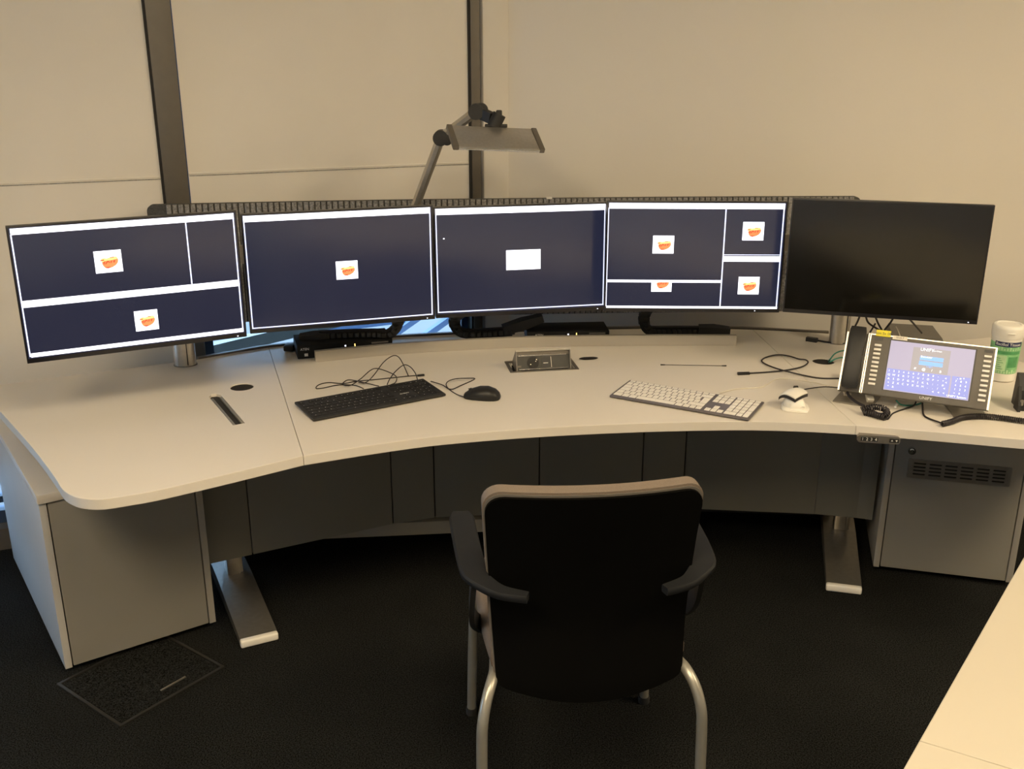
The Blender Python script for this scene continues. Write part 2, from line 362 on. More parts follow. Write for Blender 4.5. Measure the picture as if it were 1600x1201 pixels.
# cable slot rails
sv = [Vector((*p, 0)) for p in slot]
def slot_rail(b, p, q, o):
    d = (q - p).normalized(); n = Vector((-d.y, d.x, 0)) * o
    bar(b, p + d * .02 + n + Vector((0, 0, DZ - .004)), q - d * .003 + n + Vector((0, 0, DZ - .004)), .0075, .006)
add('slot_rail', lambda b: (slot_rail(b, sv[0], sv[5], .0045), slot_rail(b, sv[3], sv[4], -.0045)), M['alu'], desk, label='aluminium cable slot rails')
add('slot_tray', lambda b: prism(b, inset(slot, .0003), DZ - .03, DZ - .009), M['black2'], desk)
# modesty panels
mp = [at_z(*p, .16).to_2d() for p in ((318, 883), (395, 866), (614.5, 818), (680, 808.5), (842, 800), (1001, 795), (1066, 794), (1273, 803), (1338, 809), (1362, 812))]
for i in range(len(mp) - 1):
    a, b_ = mp[i], mp[i + 1]; d = (b_ - a); L = d.length; dn = d.normalized()
    c = (a + b_) / 2 + Vector((-dn.y, dn.x)) * .009
    bx('modesty_panel', (c.x, c.y, (.16 + DZ - DT - .002) / 2), (L - (.004 if i < 7 else -.003), .018, DZ - DT - .002 - .16), mat('shade-darkened grey laminate', (.20, .193, .168), .5, bump=(500, .06, .0003), noise=(3, .03)), desk, Matrix.Rotation(math.atan2(d.y, d.x), 3, 'Z'), bev=.001)  # same laminate as the cabinets, its colour darkened for the under-desk shade
a, b_ = at_z(500, 843, .10), at_z(1085, 817, .10)
add('cross_beam', lambda b: bar(b, Vector((a.x, a.y + .02, .128)), Vector((b_.x, b_.y + .02, .128)), .04, .05), M['grey'], desk)
kp = sm_path([Vector((x, y - .09, .33)) for x, y in ((-1.02, 3.37), (-.70, 3.545), (-.433, 3.617), (-.146, 3.670), (.123, 3.706), (.621, 3.744), (1.15, 3.71), (1.27, 3.69))], 5)
add('daylight_block_panel', lambda b: sweep(b, kp, [(-.008, -.325), (.008, -.325), (.008, .375), (-.008, .375)], up=(0, 0, 1)), M['black2'], desk, 30)  # added black panel, keeps window daylight off the floor under the desk
# T legs
def leg(fc, dirn):
    dirn = Vector((*dirn, 0)).normalized(); sx = Vector((dirn.y, -dirn.x, 0)); fc = Vector((*fc, 0))
    ang = math.atan2(sx.y, sx.x); rot = Matrix.Rotation(ang, 3, 'Z')
    l = bpy.data.objects.new('leg', None); C.objects.link(l); l.parent = desk; l.location = fc; l.rotation_euler = (0, 0, ang)
    pr = [(0, .004), (0, .026), (.02, .030), (.18, .042), (.36, .056), (.46, .056), (.66, .030), (.70, .018), (.70, .004)]
    def foot(b):
        A = [b.verts.new((-.058, y, z)) for y, z in pr]; B = [b.verts.new((.058, y, z)) for y, z in pr]; n = len(pr)
        b.faces.new(A); b.faces.new(B[::-1])
        for i in range(n): b.faces.new((A[i], A[(i + 1) % n], B[(i + 1) % n], B[i]))
    add('foot', foot, M['alu_d'], l, 20)
    bm = new_bm(); box(bm, (0, -.006, .015), (.118, .022, .026), None, .006, 3); obj('foot_cap', bm, M['white'], l, 40, 'white end cap')
    bm = new_bm(); box(bm, (0, .40, .38), (.042, .07, .66), None, .004); box(bm, (.018, .40, .34), (.030, .05, .6), None, .003); obj('column', bm, M['alu'], l, 40)
    bx('top_plate', (0, .36, DZ - DT - .012), (.07, .6, .02), M['alu_d'], l)
    return l
leg(((-.847 - .742) / 2, (2.692 + 2.743) / 2), (-.437, .9))
leg(((1.081 + 1.197) / 2, 3.03), (.25, .968))
# ledge in front of the boxes, rear rim
lp = [at_z(*p, DZ).to_2d() for p in ((492, 566), (620, 553.5), (740, 546.5), (850, 542), (1000, 540), (1150, 540))]
lpp = sm_path([Vector((p.x, p.y + .009, DZ + .019)) for p in lp], 5)
add('front_ledge', lambda b: sweep(b, lpp, [(-.009, -.0185), (.009, -.0185), (.009, .0195), (-.009, .0195)], up=(0, 0, 1)), mat('ledge strip laminate', (.40, .37, .32), .5, noise=(8, .015)), desk, 30, 'low pale ledge strip')
rim = [(-1.10, 3.345), (-.99, 3.425), (-.885, 3.497), (-.70, 3.556), (-.433, 3.628), (-.146, 3.682), (.123, 3.717), (.38, 3.741), (.621, 3.756), (.80, 3.75), (.93, 3.737), (1.209, 3.68)]
add('rear_rim', lambda b: sweep(b, sm_path([Vector((*p, DZ - .012)) for p in rim], 4), [(-.008, -.02), (.008, -.02), (.008, .018), (-.008, .018)], up=(0, 0, 1)), M['dark_alu'], desk, 30)
# height control
ca, cb = at_z(1340, 667, DZ - .04), at_z(1405, 671, DZ - .04)
cdv = (cb - ca); rc = Matrix.Rotation(math.atan2(cdv.y, cdv.x), 3, 'Z'); p0 = at_y(1372, 684.5, 2.655)
hc = thing('height_control', 'small grey handset with buttons 1 2 3 4 under the desk front edge', 'control panel', (p0.x, p0.y, p0.z), (R(0), 0, math.atan2(cdv.y, cdv.x) + .0))
bm = new_bm(); prism(bm, rrect(.118, .022, .0095), -.0, .012); xf(bm, Matrix.Rotation(R(90), 4, 'X')); obj('housing', bm, M['alu_d'], hc, 30)
bx('mount', (0, .02, .001), (.1, .03, .009), M['alu_d'], hc)
bx('key_field', (-.026, -.0125, 0), (.046, .001, .012), M['black2'], hc)
bx('key_field', (.042, -.0125, 0), (.026, .001, .012), M['black2'], hc)
for s_, x in (('1', -.044), ('2', -.032), ('3', -.020), ('4', -.008)):
    obj('button_print', xf(text_bm(s_, .0125, .0002), Matrix.Translation((x, -.0131, 0)) @ Matrix.Rotation(R(90), 4, 'X')), M['print_w'], hc)
for x, s_ in ((.036, 1), (.048, -1)):
    add('button_print', lambda b: prism(b, [(x - .003, -.002 * s_), (x + .003, -.002 * s_), (x, .003 * s_)], -.0002, .0004), M['print_w'], hc)
    o = C.objects[-1]; o.data.transform(Matrix.Translation((0, -.0131, 0)) @ Matrix.Rotation(R(90), 4, 'X'))

# ------------------------------------------------------------------ pedestal cabinets
def cabinet(label, loc, yaw, w, depth, vent):
    t = thing('pedestal_cabinet', label, 'cabinet', loc, (0, 0, yaw)); H = .56
    bx('side_panel', (.010, depth / 2, H / 2 + .01), (.020, depth, H - .02), M['side'] if not vent else M['grey2'], t, bev=.001)
    bx('side_panel', (w - .010, depth / 2, H / 2 + .01), (.020, depth, H - .02), M['grey2'], t, bev=.001)
    bx('carcass', (w / 2, depth / 2 + .012, H / 2 + .012), (w - .041, depth - .03, H - .03), M['black2'], t)
    bx('door', (w / 2, .0095, (H + .02) / 2 + .002), (w - .047, .019, H - .024), M['grey'], t, bev=.0012)
    bx('top_panel', (w / 2 - .0, depth / 2 - .003, H + .0145), (w + .006, depth + .012, .027), M['desk'], t, bev=.0015)
    bx('plinth', (w / 2, depth / 2 + .03, .0105), (w - .06, depth - .12, .02), M['black2'], t)
    lx = w - .075 if not vent else .075
    lz = H - .045 if not vent else H - .085
    bm = new_bm(); cyl(bm, (lx, .0, lz), (lx, -.012, lz), .0135, .0125, 24); cyl(bm, (lx, -.012, lz), (lx, -.018, lz), .008, .0075, 20); l = obj('lock', bm, M['chrome'], t, 40, 'chrome cylinder lock')
    bx('keyhole', (lx, -.0182, lz), (.0016, .001, .007), M['black'], l)
    if vent:
        vw, vh, vx, vz = .325, .070, .232, H - .150
        rects = [rrect(vw, vh, .002, 1)]
        for i in range(6):
            for j in range(4):
                rects.append(rrect(.040, .0062, .003, 2, -.125 + i * .050, -.0195 + j * .013))
        bm = curve_plate(rects, 0, .003); xf(bm, Matrix.Translation((vx, 0, vz)) @ Matrix.Rotation(R(90), 4, 'X')); obj('vent_grille', bm, M['alu_d'], t, 20, 'slotted metal vent grille')
        bx('vent_opening', (vx, -.0006, vz), (vw - .02, .0008, vh - .012), M['black_gap'], t)
    return t
vL = Vector((-.948 + 1.322, 2.809 - 2.548)); cabinet('grey pedestal cabinet with plain door under the rounded desk end by the window', (-1.327, 2.545, 0), math.atan2(vL.y, vL.x), vL.length, .84, False)
cabinet('grey pedestal cabinet with a slotted vent grille in its door, below the telephone', (1.287, 3.168, 0), math.atan2(-.108, .413), .455, .6, True)

# ------------------------------------------------------------------ monitor posts and rail
mr = thing('monitor_rail', 'aluminium posts and curved rail behind the row of monitors', 'monitor mount')
for (x, y) in ((-1.12, 3.272), (1.205, 3.545)):
    prof = [(.036, 0), (.036, .5)]
    bm = new_bm(); n = 40; poly = []
    for k in range(n):
        a = 2 * pi * k / n; poly.append((.036 * cos(a), .028 * sin(a)))
    prism(bm, poly, .001, .47); po = obj('post', bm, M['alu'], mr, 40); po.location = (x, y, DZ); po.rotation_euler = (0, 0, R(10))
    sl = bx('post_slot', (.012, -.0265, .236), (.003, .003, .46), M['black_gap'], po)
    add('post_flange', lambda b: prism(b, [(1.1 * q[0], 1.12 * q[1]) for q in poly], .0005, .003), M['alu_d'], po)
rail = sm_path([Vector(p) for p in ((-1.12, 3.275, 1.11), (-.55, 3.44, 1.11), (.03, 3.55, 1.11), (.62, 3.575, 1.11), (1.205, 3.545, 1.11))], 8)
add('rail', lambda b: sweep(b, rail, [(-.012, -.03), (.012, -.03), (.012, .03), (-.012, .03)], up=(0, 0, 1)), M['alu'], mr, 30)

# ------------------------------------------------------------------ acoustic screen
sp = sm_path([Vector((*p, 0)) for p in ((-1.275, 3.505), (-.80, 3.575), (-.36, 3.625), (.3, 3.675), (.8, 3.70), (1.285, 3.712))], 30)
cum = [0]
for i in range(1, len(sp)): cum.append(cum[-1] + (sp[i] - sp[i - 1]).length)
def on_path(s):
    s = max(0, min(s, cum[-1])); i = 1
    while i < len(cum) - 1 and cum[i] < s: i += 1
    k = (s - cum[i - 1]) / (cum[i] - cum[i - 1]); p = sp[i - 1].lerp(sp[i], k); d = (sp[i] - sp[i - 1]).normalized(); return p, d
t = thing('acoustic_screen', 'long grey felt acoustic screen standing behind the monitors', 'desk screen')
zs0, zs1 = .82, 1.252
def screen_core(b):
    prev = None; L = cum[-1]; cc = [.022 * (1 - cos(pi / 2 * k / 8)) for k in range(9)]; SS = cc + [L * k / 60 for k in range(2, 59)] + [L - q for q in cc[::-1]]
    for s in SS:
        p, d = on_path(s); n = Vector((-d.y, d.x, 0)); e = min(s, L - s); r = .022
        z1 = zs1 - (r - math.sqrt(max(0, r * r - (r - min(e, r)) ** 2)))
        ring = [b.verts.new(p - n * .009 + Vector((0, 0, zs0))), b.verts.new(p + n * .016 + Vector((0, 0, zs0))), b.verts.new(p + n * .016 + Vector((0, 0, z1))), b.verts.new(p - n * .009 + Vector((0, 0, z1)))]
        if prev:
            for j in range(4): b.faces.new((prev[j], prev[(j + 1) % 4], ring[(j + 1) % 4], ring[j]))
        else: b.faces.new(ring[::-1])
        prev = ring
    b.faces.new(prev)
add('screen_panel', screen_core, mat('groove-shade grey felt', (.07, .07, .068), 1, bump=(500, .6, .002), noise=(160, .3)), t, 30)  # core colour darkened so the grooves between the ribs look shaded
def ribs(b):
    s = .075
    while s < cum[-1] - .03:
        p, d = on_path(s); n = Vector((-d.y, d.x, 0)); c = p - n * .012
        box(b, (c.x, c.y, (zs0 + zs1) / 2 + .0005), (.0155, .007, zs1 - zs0 - .004 + .003), Matrix.Rotation(math.atan2(d.y, d.x), 3, 'Z'), .0015, 1); s += .0205
o = add('felt_ribs', ribs, M['felt'], t, 30); o['kind'] = 'stuff'
p, d = on_path(1.44)
bx('clip', (p.x - .02, p.y - .002, zs1 + .0015), (.02, .03, .004), M['white'], t, label='small white clip')

# ------------------------------------------------------------------ monitors
MW, MH = .600, .378
MON = [(-1.062, 2.752, 1.138, .474, -.005), (-.541, 3.134, 1.103, .311, -.007), (.033, 3.378, 1.082, .197, .026), (.617, 3.340, 1.099, -.027, .02), (1.191, 3.154, 1.125, -.273, -.005)]
MLAB = ['wide monitor nearest the window, dark screen split by a white bar with two orange icons',
        'second monitor from the window, dark screen with one orange icon in the middle',
        'middle monitor, dark screen with a plain white rectangle in the middle',
        'fourth monitor from the window, screen divided into four panes with orange icons',
        'black switched-off monitor at the end of the row above the telephone']
def quad(m, u0, v0, u1, v1, mt, name, par, y=-.0009):
    x0, x1 = -MW / 2 + u0 * MW, -MW / 2 + u1 * MW; z0, z1 = MH / 2 - v1 * MH, MH / 2 - v0 * MH
    return bx(name, ((x0 + x1) / 2, y, (z0 + z1) / 2), (x1 - x0, .0006, z1 - z0), mt, par)
def icon(par, cu_, cv, w=.115, h=.155, cut=0):
    x = -MW / 2 + cu_ * MW; z = MH / 2 - cv * MH; W_, H_ = w * MW, h * MH
    if cut: z0, z1 = z - H_ / 2, z + H_ / 2 - H_ * cut
    else: z0, z1 = z - H_ / 2, z + H_ / 2
    ic = bx('icon', (x, -.0010, (z0 + z1) / 2), (W_, .0008, z1 - z0), M['glow'], par, label='white square icon with an orange emblem')
    def clipz(pts): return [(a, min(b, z1 - .001)) for a, b in pts]
    def flat(nm, pts, mt, y):
        bm = new_bm(); prism(bm, clipz([(x + a * W_, z + b * H_) for a, b in pts]), -.0002, .0002)
        xf(bm, Matrix(((1, 0, 0, 0), (0, 0, 1, y), (0, 1, 0, 0), (0, 0, 0, 1)))); obj(nm, bm, mt, ic)
    flat('emblem', [(-.24, .04), (-.10, .09), (.05, .08), (.2, .10), (.33, .13), (.37, .05), (.35, -.06), (.27, -.18), (.13, -.27), (-.02, -.31), (-.13, -.29), (-.20, -.2), (-.24, -.08)], M['icon_o'], -.0016)
    if not cut:
        flat('emblem_top', [(-.28, .14), (-.14, .18), (-.06, .14), (.12, .2), (.32, .2), (.37, .1), (.1, .06), (-.1, .05), (-.22, .0)], M['icon_y'], -.0017)
        flat('emblem_stroke', [(-.30, .09), (-.16, .11), (-.13, .07), (-.29, .04)], M['icon_r'], -.0019)
        flat('emblem_stroke', [(.06, .19), (.22, .20), (.22, .165), (.08, .16)], M['icon_r'], -.0019)
        flat('emblem_stroke', [(-.04, .20), (.0, .2), (0, .17), (-.04, .17)], M['icon_r'], -.0019)
    for q in ([(-.17, .02), (-.12, .02), (-.16, -.14), (-.2, -.08)], [(-.12, -.14), (-.02, -.02), (.06, -.08), (.05, -.02), (-.02, .05), (-.12, -.06)], [(.09, .03), (.14, .03), (.11, -.08), (.07, -.06)], [(.19, .03), (.26, .05), (.22, -.08), (.17, -.04)]):
        flat('emblem_stroke', q, M['icon_r'], -.0019)
    flat('emblem_stroke', [(-.12, -.24), (.06, -.24), (.0, -.3), (-.08, -.3)], M['icon_r'], -.0019)
for i, (x, y, z, yaw, tilt) in enumerate(MON):
    t = thing('monitor', MLAB[i], 'monitor', (x, y, z), (-tilt, 0, yaw), 'row of five monitors over the desk')
    bx('casing', (0, .0095, 0), (MW, .018, MH), M['bezel'], t, bev=.0015)
    bx('back_cover', (0, .034, -.005), (MW * .62, .034, MH * .62), M['black2'], t, bev=.008)
    sc = quad(t, .008, .012, .992, .965, M['scr'] if i < 4 else M['scr_off'], 'screen', t, -.0002)
    bx('power_light', (MW * (.455 if i != 3 else .36), -.0008, -MH / 2 + .006), (.0035, .001, .0022), M['glow'], t)
    # arm to the rail
    Lm = {0: .50, 1: .275, 2: .15, 3: .22, 4: .40}[i]
    bx('mount_plate', (0, .055, 0), (.11, .01, .11), M['black2'], t, bev=.002)
    bx('mount_arm', (0, .055 + (Lm - .055) / 2, -.005), (.05, Lm - .06, .035), M['alu_d'], t, bev=.004)
    q = lambda nm, a, b_, c, d_, m_='glow', y_=-.0009: quad(t, a, b_, c, d_, M[m_], nm, sc, y_)
    if i == 0:
        q('title_bar', .015, .018, .985, .062); q('title_bar', .015, .535, .985, .585); q('title_bar', .02, .925, .985, .955)
        q('window_border', .757, .05, .763, .54, 'glowl'); q('window_border', .013, .06, .019, .95, 'glowl'); q('window_border', .979, .06, .985, .95, 'glowl')
        icon(sc, .4, .305, .118, .162); icon(sc, .535, .775, .105, .155)
    elif i == 1:
        q('title_bar', .012, .016, .985, .066); q('window_border', .012, .06, .018, .955, 'glowl'); q('window_border', .980, .06, .986, .955, 'glowl'); q('window_border', .012, .948, .986, .957, 'glowl')
        icon(sc, .525, .51, .115, .155)
    elif i == 2:
        q('title_bar', .012, .016, .99, .070); q('window_border', .012, .06, .018, .95, 'glowl'); q('window_border', .984, .06, .99, .95, 'glowl'); q('window_border', .012, .940, .99, .950, 'glowl')
        q('message_box', .41, .405, .61, .585); q('cursor', .052, .275, .060, .285)
    elif i == 3:
        q('title_bar', .012, .018, .985, .068); q('title_bar', .012, .945, .985, .965); q('window_border', .657, .06, .664, .95, 'glowl'); q('window_border', .008, .06, .013, .95, 'glowl'); q('window_border', .977, .06, .984, .95, 'glowl')
        q('title_bar', .012, .705, .66, .728); q('title_bar', .66, .485, .98, .535); q('window_border', .66, .470, .98, .476, 'glowl')
        icon(sc, .322, .385, .118, .160); icon(sc, .819, .262, .118, .162); icon(sc, .815, .752, .118, .160); icon(sc, .322, .735, .115, .155, .42)
    else:
        for k in range(4): bx('side_port', (-MW / 2 - .0007, .010, -.03 - .022 * k), (.0014, .008, .012), M['alu'], t)

# ------------------------------------------------------------------ cable chains below the monitors
def chain(label, pts, endp):
    t = thing('cable_chain', label, 'cable chain', group='black cable chains under the monitors')
    P = sm_path(pts, 10); seg = []
    def links(b):
        acc = 0; last = P[0]
        for i in range(1, len(P)):
            acc += (P[i] - last).length; last = P[i]
            if acc >= .017:
                acc = 0; d = (P[i] - P[i - 1]).normalized(); rot = d.to_track_quat('X', 'Z').to_matrix()
                box(b, P[i], (.0155, .042, .017), rot, .002, 1)
    o = add('chain_links', links, M['black2'], t, 30); o['kind'] = 'stuff'
    add('chain_core', lambda b: sweep(b, P, [(-.018, -.006), (.018, -.006), (.018, .006), (-.018, .006)], up=(0, 1, 0.2)), M['black'], t)
    a, c, h = endp
    add('end_block', lambda b: sweep(b, [Vector(a), (Vector(a) + Vector(c)) / 2, Vector(c)], [(-.03, -.5 * h), (.03, -.5 * h), (.03, .5 * h), (-.03, .5 * h)], up=(0, 0, 1), scale=[.85, 1, .7]), M['black2'], t, 30)
def cpt(px, py, y): v = at_y(px, py, y); return (v.x, v.y, max(v.z, DZ + .01))
chain('black cable chain curling down under the fourth monitor', [cpt(1018, 478, 3.52), cpt(1009, 488, 3.58), cpt(1006, 500, 3.60), cpt(1010, 512, 3.61), cpt(1022, 517, 3.62), cpt(1060, 517, 3.63), cpt(1096, 517, 3.63)], (cpt(1092, 514, 3.63), cpt(1140, 516, 3.62), .03))
chain('black cable chain curling down under the middle monitor', [cpt(722, 488, 3.46), cpt(712, 496, 3.50), cpt(710, 506, 3.52), cpt(716, 516, 3.53), cpt(730, 521, 3.53), cpt(760, 520, 3.545), cpt(800, 517, 3.56)], (cpt(786, 515, 3.565), cpt(848, 496, 3.58), .036))
chain('black cable chain under the second monitor lying over the black switch box', [cpt(604, 488, 3.38), cpt(620, 498, 3.42), cpt(620, 510, 3.44), cpt(606, 522, 3.44), cpt(585, 521, 3.44), cpt(540, 522, 3.44), cpt(500, 524, 3.44)], (cpt(510, 523, 3.44), cpt(468, 526, 3.43), .022))

# ------------------------------------------------------------------ switch boxes
def kvm(label, fl, yaw, w, d, h, txt):
    t = thing('switch_box', label, 'network box', (fl[0], fl[1], DZ), (0, 0, yaw), 'black switch boxes behind the ledge')
    bx('casing', (w / 2, d / 2, h / 2 + .001), (w, d, h), mat('black painted steel', (.012, .012, .012), .75, noise=(50, .15), spec=.25), t, bev=.002)
    obj('lettering', xf(text_bm(txt, .012, .0002), Matrix.Translation((.026 if w > .32 else .045, -.0004, h * .72)) @ Matrix.Rotation(R(90), 4, 'X')), M['print_w'], t)
    bx('sticker', (.030, -.0003, h * .3), (.012, .0006, .010), M['print_w'], t)
    bx('display', (w - .045, -.0003, h * .8), (.06, .0006, .006), M['alu'], t)
    bx('indicator_light', (w * .60, -.0005, h * .75), (.003, .001, .010), M['led_y'], t)
    bx('indicator_light', (w * .50, -.0005, h * .75), (.005, .001, .005), M['glow'], t)
    return t
kvm('black switch box behind the ledge under the second monitor', (at_z(463, 565, DZ).x, at_z(463, 565, DZ).y + .026), math.atan2(.10, .33), .335, .15, .048, 'ATEN')
kvm('black switch box behind the ledge under the middle monitor', (.055, 3.535), R(4), .305, .13, .042, 'ATEN')
v = at_z(1394, 538, DZ)
t = thing('docking_box', 'dark low box with a sloping grey top behind the telephone', 'box', (v.x, v.y, DZ + .0008), (0, 0, R(-8)))
def dock(b):
    A = [(-.01, 0, 0), (.185, 0, 0), (.20, .13, 0), (.0, .13, 0)]; B = [(0, .01, .030), (.175, .01, .026), (.165, .12, .045), (.005, .12, .048)]
    a = [b.verts.new(p) for p in A]; c = [b.verts.new(p) for p in B]; b.faces.new(a[::-1]); b.faces.new(c)
    for i in range(4): b.faces.new((a[i], a[(i + 1) % 4], c[(i + 1) % 4], c[i]))
add('housing', dock, M['phone'], t); bx('front_slot', (.088, .002, .012), (.15, .006, .010), M['black'], t)
# black adapter plug left of switch box
v = at_z(451, 549, DZ); tag(bx('power_plug', (v.x, v.y + .02, DZ + .011), (.035, .05, .02), M['black2'], bev=.004), 'small black plug beside the switch box under the second monitor', 'plug')

# ------------------------------------------------------------------ desk lamp
lm = thing('desk_lamp', 'aluminium jointed desk lamp with a flat rectangular head above the monitors', 'lamp')
A = at_y(689, 215, 3.50); B = at_y(744, 174, 3.47); base = at_y(640, 346, 3.535); P2 = at_y(776, 188, 3.42)
prof8 = [(.017 * cos(2 * pi * k / 8 + .39), .023 * sin(2 * pi * k / 8 + .39)) for k in range(8)]
add('lower_arm', lambda b: sweep(b, [base + (base - A) * .5, A], prof8, up=(0, 1, 0)), M['alu'], lm, 50)
add('upper_arm', lambda b: sweep(b, [A + Vector((0, -.0, 0)), B], prof8, up=(0, 1, 0)), M['alu'], lm, 50)
add('joint', lambda b: (cyl(b, A + Vector((0, -.032, 0)), A + Vector((0, .03, 0)), .026), cyl(b, A + Vector((.022, -.03, -.006)), A + Vector((.022, .01, -.006)), .018)), M['black2'], lm, 40)
add('joint', lambda b: (cyl(b, B + Vector((0, -.034, 0)), B + Vector((0, .028, 0)), .026), cyl(b, B + Vector((.016, -.026, .003)), B + Vector((.016, .026, .003)), .024)), M['black2'], lm, 40)
add('head_bracket', lambda b: (bar(b, B + Vector((.015, -.01, -.005)), P2 + Vector((-.015, .01, .006)), .03, .034), cyl(b, P2 + Vector((-.01, 0, -.02)), P2 + Vector((.01, 0, .02)), .022), box(b, P2 + Vector((.008, .0, .018)), (.02, .02, .03), None, .004), box(b, P2 + Vector((-.002, 0.005, -.018)), (.075, .03, .010), None, .002)), M['black2'], lm, 40)
ft = bpy.data.objects.new('head', None); C.objects.link(ft); ft.parent = lm
fr_, rr_ = at_y(781.5, 230.5, 3.30), at_y(769, 197.5, 3.395)
yd = (rr_ - fr_); yd.normalize(); xd0 = Vector((.308, .105, -.018)).normalized(); zd = xd0.cross(yd).normalized(); xd = yd.cross(zd).normalized()
hm = Matrix((xd, yd, zd)).transposed().to_4x4(); hm.translation = (fr_ + rr_) / 2; ft.matrix_local = hm
dl = (rr_ - fr_).length
bx('head_panel', (0, 0, -.006), (.275, dl, .012), M['alu'], ft, bev=.005)
bx('end_cap', (-.146, 0, -.007), (.019, dl + .004, .017), M['dark_alu'], ft, bev=.003)
bx('end_cap', (.146, 0, -.007), (.019, dl + .004, .017), M['dark_alu'], ft, bev=.003)
add('highlight_lip', lambda b: cyl(b, (-.137, -dl / 2 + .001, -.008), (.137, -dl / 2 + .001, -.008), .0055, seg=16), M['chrome'], ft, 40)  # added chrome rod, stands in for the highlight along the front edge
bx('diffuser', (0, 0, -.014), (.25, dl - .03, .004), M['white'], ft)
add('lamp_foot', lambda b: (cyl(b, (base.x - .075, 3.56, 1.06), (base.x - .075, 3.56, 1.13), .018), bar(b, (base.x - .075, 3.565, 1.09), (base.x - .075, 3.49, 1.11), .03, .03)), M['alu_d'], lm, 40)

# ------------------------------------------------------------------ pop-up socket box
pc = Vector((sum(q[0] for q in pw) / 4, sum(q[1] for q in pw) / 4)); pyaw = math.atan2(pw[2][1] - pw[3][1], pw[2][0] - pw[3][0])
t = thing('pop_up_socket', 'raised pop-up power socket box set into the white desk', 'power socket', (pc.x, pc.y, DZ), (0, 0, pyaw))
pwid = (Vector(pw[2]) - Vector(pw[3])).length; pdep = (Vector(pw[0]) - Vector(pw[3])).length
obj('frame', curve_plate([rrect(pwid, pdep, .003, 2), rrect(pwid - .022, pdep - .022, .002, 2)], .0003, .0022), M['alu_d'], t, 20)
bx('well', (0, 0, -.025), (pwid * .80, pdep * .78, .03), M['black'], t)
ww = .182
def yz_prism(b, poly, x0, x1):
    a = [b.verts.new((x0, y, z)) for y, z in poly]; c = [b.verts.new((x1, y, z)) for y, z in poly]; n = len(poly)
    b.faces.new(a); b.faces.new(c[::-1])
    for i in range(n): b.faces.new((a[i], a[(i + 1) % n], c[(i + 1) % n], c[i]))
wedge = [(-.050, -.005), (-.030, .062), (-.026, .066), (.045, .004), (.045, -.005)]
for sx in (-1, 1): add('cheek', lambda b: yz_prism(b, wedge, sx * ww / 2, sx * (ww / 2 + .003)), M['alu_d'], t)
add('flap', lambda b: yz_prism(b, [(-.030, .062), (-.026, .067), (.047, .004), (.044, .001)], -ww / 2 - .003, ww / 2 + .003), M['alu'], t)
fn = Matrix.Rotation(R(28), 4, 'X')    # socket face leans back
add('socket_face', lambda b: yz_prism(b, [(-.044, .000), (-.020, .044), (.02, .01), (.02, 0)], -ww / 2, ww / 2), mat('dark socket plastic', (.03, .03, .027), .5, noise=(50, .1)), t)
add('inner_panel', lambda b: yz_prism(b, [(-.020, .044), (-.024, .061), (-.0, .040)], -ww / 2 + .001, ww / 2 - .001), M['alu_d'], t)
for (y, z) in ((-.0445, .003), (-.0215, .0445)):
    add('silver_bar', lambda b: cyl(b, (-ww / 2 + .006, y, z), (ww / 2 - .01, y, z), .0022, seg=10), M['chrome'], t, 40)
fd = Vector((0, .024, .044)).normalized(); fnm = Vector((0, -fd.z, fd.y)); fc = Vector((0, -.032, .022))
def onface(x, v, o=.001): return Vector((x, 0, 0)) + fc + fd * v + fnm * o
add('socket', lambda b: (cyl(b, onface(-.035, 0, -.002), onface(-.035, 0, .0022), .0205, .0205, 28),), M['black_gap'], t, 40)
s_ = C.objects[-1]
add('contact_pin', lambda b: [cyl(b, onface(-.035 + a, c, .002), onface(-.035 + a, c, .0034), .0018, seg=10) for a, c in ((-.009, -.006), (.009, .004), (.012, .01))], M['chrome'], s_)
bx('usb_module', onface(.012, 0), (.032, .002, .034), M['black'], t, Matrix.Rotation(-R(61.4) + pi / 2, 3, 'X').inverted())
bx('usb_port', onface(.008, -.003, .0022), (.016, .001, .002), M['print_w'], t)
bx('divider', onface(.027, 0, .002), (.0012, .002, .036), M['alu'], t, Matrix.Rotation(-R(28.6), 3, 'X'))
bx('sticker', onface(-.083, -.012, .001), (.012, .001, .007), M['alu_d'], t)

